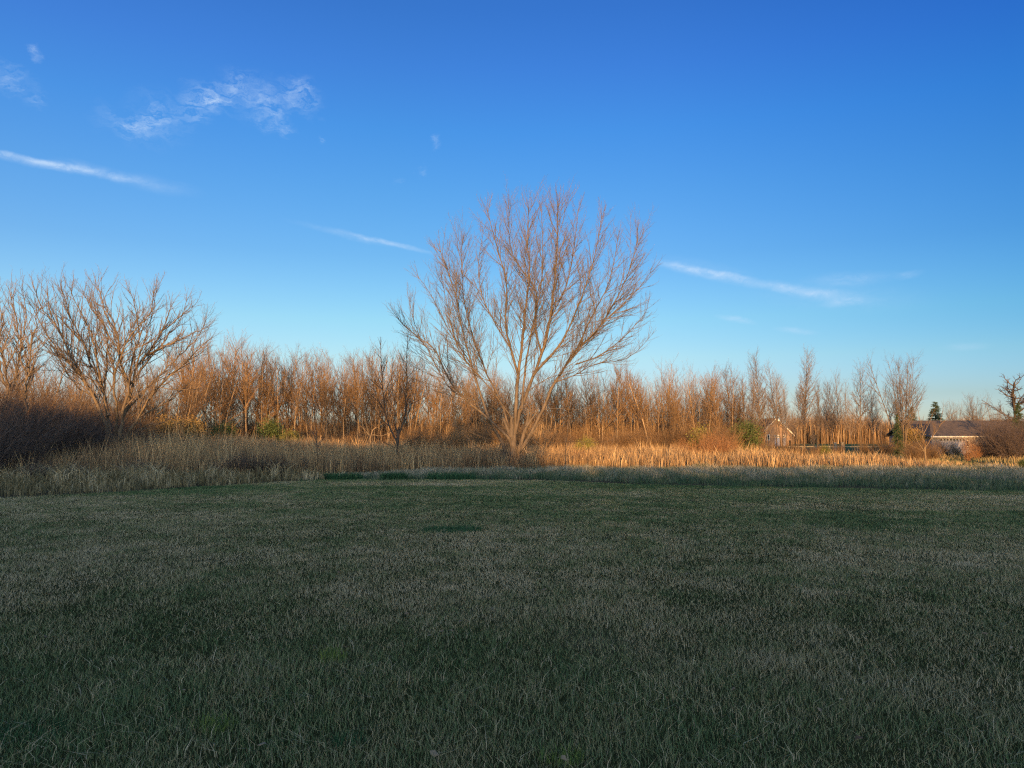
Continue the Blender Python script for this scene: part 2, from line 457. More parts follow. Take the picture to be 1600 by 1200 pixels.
rnd = np.clip(0.15+0.55*np.clip(back*2.2, 0, 1)+(pn-0.5)*0.5+nr.normal(0, 0.15, len(x)), 0, 1)
rnd = np.clip(rnd+(vnoise(x, y*.6, .4, 47)-.5)*.6, 0, 1)
rough_h = rough_h*(.7+.6*vnoise(x, y, .9, 48))
g = blades('rough_grass', x, y, rough_h, np.maximum(0.012, y*0.0007)*nr.uniform(.5, 1.5, len(x)), M['rough'], lean=0.7, rnd=rnd)
tag(g, 'unmown knee-high grass strip between the lawn and the reeds, green in front and grey behind', 'grass', kind='stuff')

# ------------------------------------------------------------------ olive grass bank at lower left
M['olive'] = blade_mat('olive_tan_grass', [(0, (0.07, 0.065, 0.035)), (0.5, (0.17, 0.145, 0.08)), (0.85, (0.30, 0.25, 0.15)), (1, (0.45, 0.38, 0.25))])
x, y = wedge(120000, 20, 62, 1.0, 4, 0.72)
u = 800+1200*x/y
ed = edge_at(x, y)
band = np.interp(u, [0, 200, 400, 520, 560], [13, 11, 6, 3, 0])
k = (y > ed+nr.normal(0, 0.3, len(x))+0.9*(vnoise(x, y, 1.3, 31)-0.5)) & (y < ed+band) & (u < 560)
x = x[k]; y = y[k]; u = u[k]; ed = ed[k]
pn = vnoise(x, y, 1.2, 9)*0.6+vnoise(x, y, 3.5, 10)*0.4
h = (0.15+1.1*pn**1.3)*nr.uniform(0.5, 1.25, len(x))*np.clip(0.55+(y-ed)/6, 0.55, 1.05)
rnd = np.clip(0.45+(pn-0.5)*1.0+nr.normal(0, 0.2, len(x)), 0, 1)
rnd = np.clip(rnd+(vnoise(x, y*.6, .35, 46)-.5)*.9, 0, 1)
g = blades('bank_grass', x, y, h, np.maximum(0.012, y*0.0009)*nr.uniform(.5, 1.5, len(x)), M['olive'], lean=0.95, rnd=rnd, bend=0.8, droop=0.12)
tag(g, 'tangled olive and tan grass on the low bank along the left edge of the lawn', 'grass', kind='stuff')

# ------------------------------------------------------------------ tall dry reeds
reed_stops = [(0, (0.09, 0.06, 0.038)), (0.4, (0.27, 0.18, 0.10)), (0.75, (0.54, 0.38, 0.20)), (1, (0.78, 0.60, 0.34))]
M['reed'] = blade_mat('dry_reed', reed_stops, patches=[(0.3, (0.15, 0.105, 0.08)), (0.65, (0.42, 0.29, 0.15))], pscale=0.15, pmix=0.35, transl=0.15)
FOR_px = [-200, 100, 250, 400, 700, 1000, 1180, 1800]
FOR_y = [62, 68, 84, 104, 100, 98, 76, 72]                        # front of the wood / end of the reeds
x, y = wedge(260000, 28, 106, 0.7, 5, 0.72)
u = 800+1200*x/y
st = np.interp(u, [-200, 0, 200, 400, 520, 700, 850, 1600, 2000], [34, 36, 38, 40, 46, 52, 56, 57, 57])+1.2*(vnoise(x, y, 3, 40)-0.5)
en = np.interp(u, FOR_px, FOR_y)
en = np.where(u > 1120, np.minimum(en, np.interp(u, [1120, 1250, 1500, 1600], [80, 68, 62, 60])), en)
keep = np.interp(u, [1380, 1470, 1600], [1, 0.45, 0.30])
k = (y > st) & (y < en) & (nr.uniform(0, 1, len(x)) < keep)
x = x[k]; y = y[k]; u = u[k]
pn = vnoise(x, y, 2.2, 11)*0.5+vnoise(x, y, 7, 12)*0.5
hmax = np.interp(u, [0, 250, 500, 850, 1000, 1250, 1420, 1500, 1600], [1.6, 2.1, 1.9, 1.75, 1.5, 1.3, 1.1, 0.55, 0.4])
h = hmax*(0.40+0.9*pn)*nr.uniform(0.45, 1.2, len(x))
rnd = np.clip(0.45+(pn-0.5)*0.5+(vnoise(x, y*.6, .45, 44)-.5)*.9+nr.normal(0, 0.2, len(x)), 0, 1)
h = h*(.65+.7*vnoise(x, y, 1.1, 45))
g = blades('dry_reeds', x, y, h, np.maximum(0.02, y*0.0006)*nr.uniform(0.5, 1.5, len(x)), M['reed'], lean=0.42, rnd=rnd, head=1.25)
tag(g, 'bed of tall dry tan reeds between the lawn and the wood, sunlit gold on the right', 'reeds', kind='stuff')

# low rough growth on the far side of the reeds at right
M['farveg'] = blade_mat('far_rough', [(0, (0.10, 0.12, 0.05)), (0.6, (0.24, 0.20, 0.10)), (1, (0.36, 0.26, 0.13))])
x, y = wedge(60000, 60, 92, 0.0, 3, 0.74)
u = 800+1200*x/y
k = (u > 1130); x = x[k]; y = y[k]
pn = vnoise(x, y, 4, 13)
k = pn > 0.35; x = x[k]; y = y[k]; pn = pn[k]
g = blades('weed_growth', x, y, (0.15+0.55*pn)*nr.uniform(0.4, 1.2, len(x)), y*0.0006, M['farveg'], lean=0.6, rnd=np.clip(pn+nr.normal(0, .2, len(x)), 0, 1))
tag(g, 'patchy sunlit weeds on the ground in front of the houses', 'weeds', kind='stuff')

# ================================================================== HERO TREE
QH = dict(n=[8, 6, 4, 3], wob=[.05, .055, .07, .10], trop=[.05, .07, .08, .08], tap=[.3, .3, .4, .5],
          k=[8, 5, 3, 3], dens=[3.1, 2.7, 3.8, 0], t0=[.16, .12, .1, 0], ang=[34, 33, 34, 0],
          ratio=[.36, .42, .5, 0], maxl=[0, 4.3, 1.6, .6], minl=[0, .9, .35, .18], rmax=[1, .026, .0125, .008])
Lh = [
 ([(799, 745), (800, 722), (803, 700), (799, 682)], 0, 0, .36, .26, .95, .1),
 ([(806, 745), (808, 718), (815, 690), (822, 668)], -.1, .1, .20, .14, .6, .5),
 ([(792, 745), (792, 715), (786, 695), (776, 676)], .1, -.1, .17, .10, .6, .5),
 ([(797, 742), (788, 722), (790, 700), (800, 684)], -.3, 0, .06, .03, .4, 2.0),
 ([(800, 700), (796, 686), (763, 654), (722, 617), (698, 580), (678, 535), (646, 510), (624, 486)], 0, -2.5, .13, .02, .25, None),
 ([(765, 656), (752, 617), (735, 556), (722, 499), (712, 446), (694, 385), (688, 368)], -.5, 1.5, .11, .02, .25, None),
 ([(737, 563), (700, 500), (672, 440), (655, 415)], .3, -1.0, .05, .015, .1, None),
 ([(722, 617), (700, 600), (672, 545), (650, 500), (640, 455)], -1, 2.5, .05, .015, .2, None),
 ([(800, 690), (790, 650), (777, 610), (762, 582), (744, 530), (730, 480), (722, 420), (722, 355)], 0, 4, .11, .02, .25, None),
 ([(803, 695), (806, 640), (808, 597), (812, 560), (815, 535), (820, 474), (827, 413), (824, 350), (826, 296)], 0, .6, .19, .02, .25, None),
 ([(809, 578), (798, 535), (790, 490), (791, 421), (776, 360), (762, 300)], 0, -2.2, .11, .018, .15, None),
 ([(798, 535), (775, 495), (752, 440), (748, 390), (755, 335)], -.6, 3.2, .06, .015, .15, None),
 ([(802, 690), (812, 645), (822, 615), (834, 580), (849, 535), (857, 499), (865, 433), (870, 380), (872, 292)], 0, 1.8, .19, .02, .25, None),
 ([(833, 582), (848, 562), (878, 523), (902, 466), (922, 405), (934, 350), (940, 312)], .4, -2.5, .11, .018, .12, None),
 ([(849, 537), (858, 490), (884, 430), (896, 370), (903, 300)], .8, 4.0, .08, .015, .12, None),
 ([(846, 545), (836, 490), (846, 420), (848, 360), (846, 300)], .8, -3.0, .07, .015, .12, None),
 ([(808, 712), (832, 672), (852, 630), (861, 605), (882, 568), (902, 535), (927, 511), (955, 466), (982, 405), (996, 350)], 0, -1.0, .16, .018, .3, None),
 ([(902, 535), (925, 480), (952, 420), (965, 350)], -.6, 3.4, .08, .015, .1, None),
 ([(882, 568), (918, 520), (962, 470), (1000, 430), (1016, 405)], -.5, -3.6, .07, .015, .1, None),
 ([(866, 594), (895, 582), (930, 562), (970, 556), (995, 540), (1012, 520)], -.4, 1.4, .05, .012, .15, None),
 ([(900, 562), (940, 545), (975, 515), (1005, 478), (1012, 462)], -.4, 3.5, .06, .012, .15, None),
 ([(826, 608), (850, 590), (890, 573), (915, 566)], .3, -2.5, .04, .01, .2, None),
 ([(803, 660), (783, 628), (755, 590), (718, 540), (700, 470), (690, 410)], 0, -4, .07, .015, .3, None),
 ([(815, 640), (822, 560), (832, 500), (838, 440), (800, 370), (795, 296)], 0, 4.5, .10, .015, .3, None),
 # low dead and trailing branches
 ([(803, 718), (782, 724), (765, 712), (747, 700), (735, 690)], 0, -1.5, .035, .01, .3, 1.0),
 ([(798, 690), (757, 684), (728, 672), (700, 661), (680, 650)], 0, -1.0, .022, .008, .3, 1.0),
 ([(848, 640), (870, 638), (900, 640), (925, 636)], -.2, -1.0, .022, .008, .2, .8),
 ([(803, 715), (822, 695), (838, 668)], 0, -.6, .06, .02, .5, 1.5),
]
def shrink(Ls, cx, cy, y0, k, kx=1.0):
    return [([(cx+(x-cx)*(kx if y < y0 else 1), y0-(y0-y)*k if y < y0 else y) for x, y in L[0]],)+L[1:] for L in Ls]
Lh = shrink(Lh, 815, 733, 640, .91)
hero = traced_tree('bare_tree', 57.5, 800, Lh, QH, (M['bark'], M['twig']),
   'large bare tree with upswept limbs and a wide rounded crown, alone at the centre')
# sucker shoots round the trunk foot
T = Tubes()
for i in range(110):
    a = rng.uniform(0, 6.28); r0 = rng.uniform(.25, 1.0); p = Vector((math.cos(a)*r0, math.sin(a)*r0, 0))
    d = Vector((math.cos(a)*rng.uniform(-.3, .7), math.sin(a)*.3, 1)).normalized(); pts = [p]
    L = rng.uniform(.9, 2.8)
    for j in range(5):
        d = (d+rv()*.14).normalized(); pts.append(pts[-1]+d*L/5)
    T.add(pts, [.014, .012, .010, .008, .006, .004], 3)
T.build('sucker_shoots', M['twig'], hero)

# ================================================================== LEFT SPREADING TREE
QL = dict(n=[8, 7, 5, 3], wob=[.06, .11, .13, .15], trop=[.05, .10, .10, .08], tap=[.3, .3, .4, .5],
          k=[8, 5, 3, 3], dens=[2.9, 2.5, 3.3, 0], t0=[.3, .12, .12, 0], ang=[34, 34, 36, 0],
          ratio=[.36, .42, .5, 0], maxl=[0, 3.8, 1.5, .65], minl=[0, .8, .35, .2], rmax=[1, .036, .016, .009])
Ll = [
 ([(176, 742), (172, 705), (163, 660), (147, 617), (127, 580), (110, 543), (90, 500), (67, 467), (56, 436)], 0, -1.0, .20, .02, .35, None),
 ([(180, 742), (176, 700), (168, 650), (157, 590), (143, 560), (130, 523), (112, 483), (98, 436)], .2, 1.5, .17, .02, .35, None),
 ([(182, 742), (183, 705), (192, 650), (200, 600), (190, 560), (182, 500), (163, 460), (153, 427)], -.2, -1.6, .20, .02, .35, None),
 ([(192, 652), (206, 610), (213, 567), (230, 543), (253, 503), (267, 462)], -.3, 1.5, .13, .02, .2, None),
 ([(186, 742), (189, 702), (213, 657), (236, 617), (262, 585), (296, 552), (318, 525)], 0, -1.5, .15, .02, .35, None),
 ([(200, 600), (206, 560), (217, 515), (212, 470), (205, 440)], -.4, 2.5, .10, .02, .2, None),
 ([(160, 600), (133, 582), (100, 574), (72, 572)], .1, -2.0, .05, .012, .2, None),
 ([(127, 580), (108, 556), (80, 540), (58, 512)], -.3, 2.0, .06, .015, .15, None),
 ([(230, 545), (258, 530), (285, 516), (318, 500)], .3, -2.5, .07, .015, .15, None),
 ([(170, 650), (163, 600), (168, 545), (165, 500), (140, 460), (130, 436)], .2, 3.5, .11, .018, .3, None),
 ([(178, 690), (184, 640), (178, 590), (200, 520), (235, 470), (240, 440)], .1, -3.2, .12, .018, .35, None),
 ([(213, 655), (238, 640), (262, 628), (285, 605), (300, 590)], -.2, 2.5, .07, .015, .3, None),
 ([(236, 618), (250, 600), (262, 604), (296, 606)], -.6, -1.6, .05, .02, .5, .6),
 ([(253, 503), (270, 490), (290, 470), (300, 462)], .9, -1.0, .05, .015, .1, None),
 ([(157, 590), (150, 545), (140, 500), (118, 455), (110, 430)], .2, -3.0, .09, .015, .2, None),
 ([(146, 617), (120, 600), (104, 575), (88, 540), (64, 505)], 0, 3.0, .06, .015, .3, None),
 ([(200, 600), (228, 562), (258, 520), (282, 480), (292, 450)], .1, 2.8, .08, .015, .15, None),
 ([(213, 567), (226, 520), (238, 475), (244, 436)], -.2, -2.5, .07, .015, .12, None),
 ([(192, 650), (232, 600), (272, 556), (308, 515), (322, 482)], 0, 3.8, .09, .015, .25, None),
 ([(130, 523), (110, 500), (85, 470), (75, 440)], .6, -2.0, .05, .015, .1, None),
 ([(150, 620), (120, 575), (92, 540), (62, 490), (50, 460)], 0, -3.4, .08, .015, .2, None),
 ([(188, 728), (200, 690), (222, 668), (238, 662)], 0, -1.0, .08, .03, .6, .8),
]
traced_tree('spreading_tree', 52, 181, shrink(Ll, 181, 735, 640, .90), QL, (M['bark2'], M['twig2']),
   'bare tree with a wide fan of crooked limbs, standing in the reeds at left', wob=.03)
Lm = [
 ([(8, 735), (10, 660), (18, 610), (28, 570), (32, 530), (25, 490), (18, 450)], 0, 1.0, .16, .02, .4, None),
 ([(2, 735), (0, 660), (12, 610), (6, 560), (-6, 520), (-20, 480), (-25, 445)], 0, -1.0, .14, .02, .4, None),
 ([(18, 735), (38, 640), (42, 580), (48, 545), (55, 500), (62, 470)], 0, -2.0, .12, .02, .4, None),
 ([(42, 580), (30, 545), (38, 500), (40, 460), (34, 440)], -.5, 1.6, .07, .015, .2, None),
 ([(0, 620), (-20, 570), (-50, 520), (-70, 470)], 0, 1.0, .10, .02, .3, None),
 ([(10, 600), (-4, 540), (4, 500), (-2, 450)], 0, 3.0, .08, .015, .3, None),
]
traced_tree('bare_tree', 48, 8, shrink(Lm, 8, 735, 640, .92), QL, (M['bark2'], M['twig2']),
   'bare tree cut by the left edge, its dark trunks rising from the thicket', wob=.05)

# small dark tree and saplings near the lawn edge
QS = dict(n=[6, 4, 3], wob=[.05, .09, .12], trop=[.05, .08, .1], tap=[.3, .35, .5], k=[6, 4, 3],
          dens=[3.6, 4.2, 0], t0=[.2, .15, 0], ang=[38, 36, 0], ratio=[.3, .4, 0], maxl=[0, 1.7, .7], minl=[0, .35, .18], rmax=[1, .024, .013])
Ld = [
 ([(623, 744), (622, 715), (621, 695), (622, 678)], 0, 0, .12, .10, .6, .8),
 ([(621, 692), (610, 670), (602, 645), (598, 610), (596, 570), (595, 540)], 0, .6, .07, .014, .2, None),
 ([(622, 680), (632, 655), (634, 620), (636, 580), (636, 540), (637, 525)], 0, -.6, .075, .014, .2, None),
 ([(610, 668), (590, 645), (575, 625), (568, 612)], 0, -1.0, .035, .01, .2, None),
 ([(604, 652), (588, 620), (580, 590), (577, 560)], 0, 1.3, .035, .008, .2, None),
 ([(632, 660), (645, 630), (656, 600), (662, 575)], 0, 1.0, .035, .008, .2, None),
 ([(618, 700), (600, 690), (585, 682), (570, 680)], 0, -1.0, .022, .006, .2, None),
 ([(623, 700), (640, 690), (655, 682), (668, 672)], 0, .8, .022, .006, .2, None),
 ([(618, 672), (616, 630), (612, 590), (614, 560)], 0, -1.2, .03, .008, .2, None),
]
traced_tree('small_tree', 53, 622, Ld, QS, (M['darkbark'], M['darkbark']),
   'small dark bare tree with a short trunk, standing left of the large central tree', wob=.02)
Lsap = [
 ([(498, 742), (497, 715), (495, 690), (492, 665), (495, 640)], 0, 0, .035, .01, .3, None),
 ([(497, 700), (504, 685), (510, 665)], 0, .3, .015, .006, .2, None),
 ([(495, 690), (487, 672), (484, 655)], 0, -.3, .015, .006, .2, None),
]
traced_tree('sapling', 50, 498, Lsap, QS, (M['darkbark'], M['greytwig']), 'thin grey sapling standing in the shaded reeds left of the small dark tree', wob=.02)
Lt = [
 ([(883, 742), (883, 715), (885, 690), (887, 670)], 0, 0, .045, .02, .3, 1.0),
 ([(885, 692), (870, 692), (850, 690), (842, 692)], 0, -.3, .014, .006, .2, 1.0),
 ([(886, 690), (910, 690), (935, 692), (955, 688)], 0, .3, .014, .006, .2, 1.0),
 ([(884, 722), (896, 712), (908, 708)], 0, .2, .014, .006, .2, 2.5),
 ([(884, 712), (870, 710), (850, 708)], 0, .2, .012, .006, .2, 1.0),
]
traced_tree('sapling', 54, 883, Lt, QS, (M['darkbark'], M['greytwig']), 'dark sapling with level side branches just right of the large central tree', wob=.01)
Ldead = [
 ([(577, 705), (579, 685), (582, 672), (592, 662), (594, 650), (592, 645)], 0, 0, .07, .02, .5, 1.5),
 ([(580, 682), (570, 672), (560, 662), (553, 656)], 0, -.6, .035, .012, .5, 1.5),
 ([(580, 680), (598, 680), (612, 676), (618, 668)], 0, .6, .035, .012, .5, 1.5),
 ([(568, 671), (565, 660), (566, 652)], -.4, -.6, .035, .012, .5, .5),
]
traced_tree('dead_tree', 97, 577, Ldead, QS, (M['fbark'], M['ftwig']), 'pale forked snag at the edge of the wood behind the small dark tree', wob=.05)

# ================================================================== TREE PROTOTYPES
def proto(name, stems, Q, mats, H, seed, spread=0.06, height0=0.0, rad=.11, label='', first=None):
    """stems: number of main stems. Returns empty root at origin."""
    global rng
    rng = random.Random(seed)
    root = empty(name, (0, 0, 0))
    tr = Tubes(); cr = Tubes(); outs = [tr]+[cr]*6
    for s in range(stems):
        a = rng.uniform(0, 6.28)
        q_ = spread*rng.uniform(.25, 1.1)
        d = Vector((math.cos(a)*q_, math.sin(a)*q_, 1)).normalized()
        p = Vector((math.cos(a)*.12*(stems > 1), math.sin(a)*.12*(stems > 1), -.15))
        grow(outs, p, d, H*rng.uniform(.82, 1.0) if s else H, rad*(1 if s == 0 else .8), 0, Q)
    tr.build('trunk', mats[0], root); cr.build('crown', mats[1], root)
    return root
def QF(**kw):
    q = dict(n=[9, 5, 4, 3], wob=[.03, .07, .09, .12], trop=[.03, .08, .08, .08], tap=[.18, .3, .4, .5],
             k=[6, 4, 3, 3], dens=[2.4, 2.6, 3.4, 0], t0=[.26, .15, .12, 0], ang=[40, 36, 38, 0],
             ratio=[.38, .44, .5, 0], maxl=[0, 4.4, 1.9, .9], minl=[0, 1.0, .5, .3], rmax=[1, .045, .027, .021])
    q.update(kw); return q
FM = (M['fbark'], M['ftwig']); GM = (M['bark2'], M['greytwig'])
HP = 12.0
protos = [
 proto('bare_tree', 1, QF(), FM, HP, 1),
 proto('bare_tree', 1, QF(t0=[.40, .15, .12, 0], wob=[.05, .08, .10, .12]), FM, HP, 2),
 proto('bare_tree', 3, QF(dens=[1.4, 2.4, 3.2, 0]), FM, HP, 3, .22, rad=.09),
 proto('bare_tree', 2, QF(t0=[.25, .2, .15, 0], dens=[1.7, 2.4, 3.2, 0]), FM, HP, 4, .16, rad=.10),
 proto('bare_tree', 1, QF(ratio=[.42, .42, .5, 0], maxl=[0, 5.0, 1.9, .9], t0=[.35, .2, .15, 0], ang=[46, 40, 40, 0]), FM, HP, 5),
 proto('bare_tree', 4, QF(dens=[1.1, 2.4, 3.2, 0], t0=[.3, .2, .15, 0]), FM, HP, 6, .30, rad=.075),
 proto('bare_tree', 1, QF(t0=[.42, .15, .12, 0], dens=[3, 2.6, 3.4, 0]), FM, HP, 7),
]
# narrow tall tree / broad clump / oak / poplar for the right hand side
p_narrow = proto('bare_tree', 1, QF(t0=[.30, .15, .12, 0], ratio=[.33, .44, .5, 0], maxl=[0, 3.8, 1.7, .8], dens=[4.4, 3.4, 4.2, 0], ang=[42, 38, 38, 0], trop=[.03, .10, .09, .1], rmax=[1, .06, .036, .028]), GM, HP, 21, rad=.10)
p_narrow2 = proto('bare_tree', 2, QF(t0=[.30, .2, .15, 0], ratio=[.32, .44, .5, 0], maxl=[0, 3.6, 1.7, .8], dens=[3.0, 3.4, 4.2, 0], ang=[42, 38, 38, 0], trop=[.03, .10, .09, .1], rmax=[1, .06, .036, .028]), GM, HP, 22, .10, rad=.085)
p_clump = proto('bare_tree', 9, QF(t0=[.30, .15, .12, 0], ratio=[.34, .44, .5, 0], maxl=[0, 4.0, 1.7, .8], dens=[1.9, 2.8, 3.6, 0], trop=[.035, .07, .09, .1], rmax=[1, .06, .036, .028]), GM, HP, 23, .30, rad=.085)
p_oak = proto('oak_tree', 1, QF(n=[7, 7, 5, 3], wob=[.10, .25, .28, .2], t0=[.35, .2, .15, 0], ratio=[.55, .45, .5, 0], maxl=[0, 5.5, 2.4, .9],
              dens=[3.2, 3.0, 3.6, 0], ang=[62, 48, 45, 0], trop=[.03, .05, .04, .04], rmax=[1, .085, .035, .02], tap=[.5, .3, .4, .5]), (M['darkbark'], M['shrubtwig']), 9.0, 24, rad=.20)
# shrubs
QB = dict(n=[6, 4, 3], wob=[.13, .18, .2], trop=[.03, .04, .04], tap=[.3, .4, .5], k=[3, 3, 3],
          dens=[3.2, 3.6, 0], t0=[.12, .1, 0], ang=[40, 42, 0], ratio=[.42, .5, 0], maxl=[0, 1.3, .55], minl=[0, .35, .2], rmax=[1, .014, .010])
def shrub_proto(name, n, H, mat, seed, spread=.9, r=.022, Q=QB):
    global rng
    rng = random.Random(seed)
    root = empty(name, (0, 0, 0)); st = Tubes(); tw = Tubes(); outs = [st, tw, tw]
    for i in range(n):
        a = rng.uniform(0, 6.28); q = rng.random()**.6*spread
        d = Vector((math.cos(a)*q, math.sin(a)*q, 1)).normalized()
        b = rng.random()*.6
        grow(outs, Vector((math.cos(a)*b, math.sin(a)*b, -.05)), d, H*rng.uniform(.7, 1.1), r, 0, Q)
    st.build('stems', mat, root); tw.build('twigs', mat, root)
    return root
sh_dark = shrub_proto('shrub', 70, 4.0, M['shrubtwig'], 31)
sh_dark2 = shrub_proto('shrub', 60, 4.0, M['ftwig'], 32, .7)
sh_red = shrub_proto('shrub', 46, 3.0, M['redtwig'], 33, .62, .015)
# leafy shrub: stems and small leaves
def leafy_proto(name, mat, stem_mat, seed, n=7000, rx=1.0, h=2.2, leaf=.05):
    r = np.random.default_rng(seed)
    root = empty(name, (0, 0, 0))
    T = Tubes(); g = random.Random(seed)
    for i in range(14):
        a = g.uniform(0, 6.28); q = g.uniform(.2, .9)*rx
        T.add([Vector((0, 0, 0)), Vector((math.cos(a)*q*.5, math.sin(a)*q*.5, h*.5)), Vector((math.cos(a)*q, math.sin(a)*q, h*g.uniform(.75, .98)))], [.03, .018, .008], 4)
    T.build('stems', stem_mat, root)
    # clumps of leaves
    nc = 60; ca = r.uniform(0, 2*np.pi, nc); cz = r.uniform(.12, 1, nc); cr = np.sqrt(np.clip(1-(cz*1.05-.35)**2*1.6, .05, 1))*r.uniform(.45, 1, nc)*rx
    cx = np.cos(ca)*cr; cy = np.sin(ca)*cr; cz = cz*h*.92
    i = r.integers(0, nc, n); sg = .17*rx+.06
    x = cx[i]+r.normal(0, sg, n); y = cy[i]+r.normal(0, sg, n); z = np.clip(cz[i]+r.normal(0, sg, n), .05, None)
    d1 = r.normal(0, 1, (n, 3)); d1 /= np.linalg.norm(d1, axis=1)[:, None]
    d2 = np.cross(d1, r.normal(0, 1, (n, 3))); d2 /= np.linalg.norm(d2, axis=1)[:, None]
    p = np.stack([x, y, z], 1); s = leaf*r.uniform(.6, 1.3, n)[:, None]
    V = np.stack([p-d1*s, p+d2*s*.55, p+d1*s, p-d2*s*.55], 1).reshape(-1, 3)
    me = bpy.data.meshes.new('foliage'); me.vertices.add(n*4); me.vertices.foreach_set('co', V.astype(np.float32).ravel())
    me.loops.add(n*4); me.loops.foreach_set('vertex_index', np.arange(n*4, dtype=np.int32))
    me.polygons.add(n); me.polygons.foreach_set('loop_start', np.arange(0, n*4, 4, dtype=np.int32)); me.polygons.foreach_set('loop_total', np.full(n, 4, dtype=np.int32))
    me.update(calc_edges=True)
    at = me.attributes.new('rnd', 'FLOAT', 'POINT'); at.data.foreach_set('value', np.repeat(np.clip(.5+r.normal(0, .25, n), 0, 1), 4).astype(np.float32))
    link_mesh('foliage', me, mat, root)
    return root
M['leafgreen'] = blade_mat('leaf_green', [(0, (0.03, 0.055, 0.02)), (1, (0.10, 0.13, 0.045))])
M['leafyellow'] = blade_mat('leaf_yellow_green', [(0, (0.11, 0.12, 0.03)), (1, (0.25, 0.24, 0.07))])
M['leafbrown'] = blade_mat('leaf_brown_gold', [(0, (0.16, 0.11, 0.04)), (1, (0.34, 0.24, 0.09))])
lf_green = leafy_proto('leafy_shrub', M['leafgreen'], M['shrubtwig'], 41)
lf_yellow = leafy_proto('leafy_shrub', M['leafyellow'], M['shrubtwig'], 42, 5000)
lf_brown = leafy_proto('leafy_shrub', M['leafbrown'], M['shrubtwig'], 43, 5000, leaf=.045)
# spruce
M['needle'] = blade_mat('spruce_needles', [(0, (0.018, 0.04, 0.022)), (1, (0.06, 0.095, 0.045))])
def spruce_proto(name, seed, H=6.0, Rb=1.6):
    r = np.random.default_rng(seed); g = random.Random(seed)
    root = empty(name, (0, 0, 0)); T = Tubes()
    T.add([Vector((0, 0, 0)), Vector((0, 0, H*.5)), Vector((0, 0, H))], [.13, .08, .015], 6)
    X = []; Dr = []
    z = .25
    while z < H*.98:
        k = 1-z/H; L = Rb*(k**.85)+.08
        for b in range(max(5, int(11*k)+3)):
            a = g.uniform(0, 6.28); l = L*g.uniform(.75, 1.15)
            e = Vector((math.cos(a)*l, math.sin(a)*l, -.18*l+.05)); o = Vector((0, 0, z+g.uniform(-.08, .08)))
            T.add([o, o+e*.5+Vector((0, 0, .03*l)), o+e], [.018, .012, .005], 3)
            m = int(l*42)+4
            for q in range(m):
                t = g.uniform(.1, 1.0); p = o+e*t
                X.append(p+Vector((g.gauss(0, .05), g.gauss(0, .05), g.gauss(0, .04)))); dd = e.normalized()*.7+Vector((g.gauss(0, .6), g.gauss(0, .6), g.gauss(-.15, .35))); Dr.append(dd.normalized())
        z += .17*(.6+k)
    T.build('trunk', M['darkbark'], root)
    X = np.array([tuple(v) for v in X]); Dr = np.array([tuple(v) for v in Dr]); n = len(X)
    s = r.uniform(.10, .22, n)[:, None]; sd = np.cross(Dr, r.normal(0, 1, (n, 3))); sd /= np.linalg.norm(sd, axis=1)[:, None]
    V = np.stack([X-sd*.022, X+sd*.022, X+Dr*s], 1)
    V = np.stack([X-sd*.03, X+Dr*s*.5-sd*.02+0, X+Dr*s, X+sd*.03], 1).reshape(-1, 3)
    me = bpy.data.meshes.new('foliage'); me.vertices.add(n*4); me.vertices.foreach_set('co', V.astype(np.float32).ravel())
    me.loops.add(n*4); me.loops.foreach_set('vertex_index', np.arange(n*4, dtype=np.int32))
    me.polygons.add(n); me.polygons.foreach_set('loop_start', np.arange(0, n*4, 4, dtype=np.int32)); me.polygons.foreach_set('loop_total', np.full(n, 4, dtype=np.int32))
    me.update(calc_edges=True)
    at = me.attributes.new('rnd', 'FLOAT', 'POINT'); at.data.foreach_set('value', np.repeat(r.uniform(0, 1, n), 4).astype(np.float32))
    link_mesh('foliage', me, M['needle'], root)
    return root
spruce = spruce_proto('spruce_tree', 51)

rng = random.Random(77)
_used = set()
def put(pr, px, Y, h_scale, label, cat, group=None, x=None, rz=None, wsc=1.0):
    """first use moves the prototype itself, later uses copy it"""
    X = GX(px, Y) if x is None else x
    rz = rng.uniform(0, 6.28) if rz is None else rz
    sc = (h_scale*wsc, h_scale*wsc, h_scale)
    if pr.name not in _used:
        _used.add(pr.name)
        pr.location = (X, Y, gz(Y)); pr.rotation_euler = (0, 0, rz); pr.scale = sc
        return tag(pr, label, cat, group)
    return copy_tree(pr, (X, Y, gz(Y)), rz, sc, label, cat, group)
def hs(py_top, Y, H):                                             # scale so a tree of height H reaches the row py_top
    return ((675-py_top)*Y/1200+CAMZ-gz(Y))/H

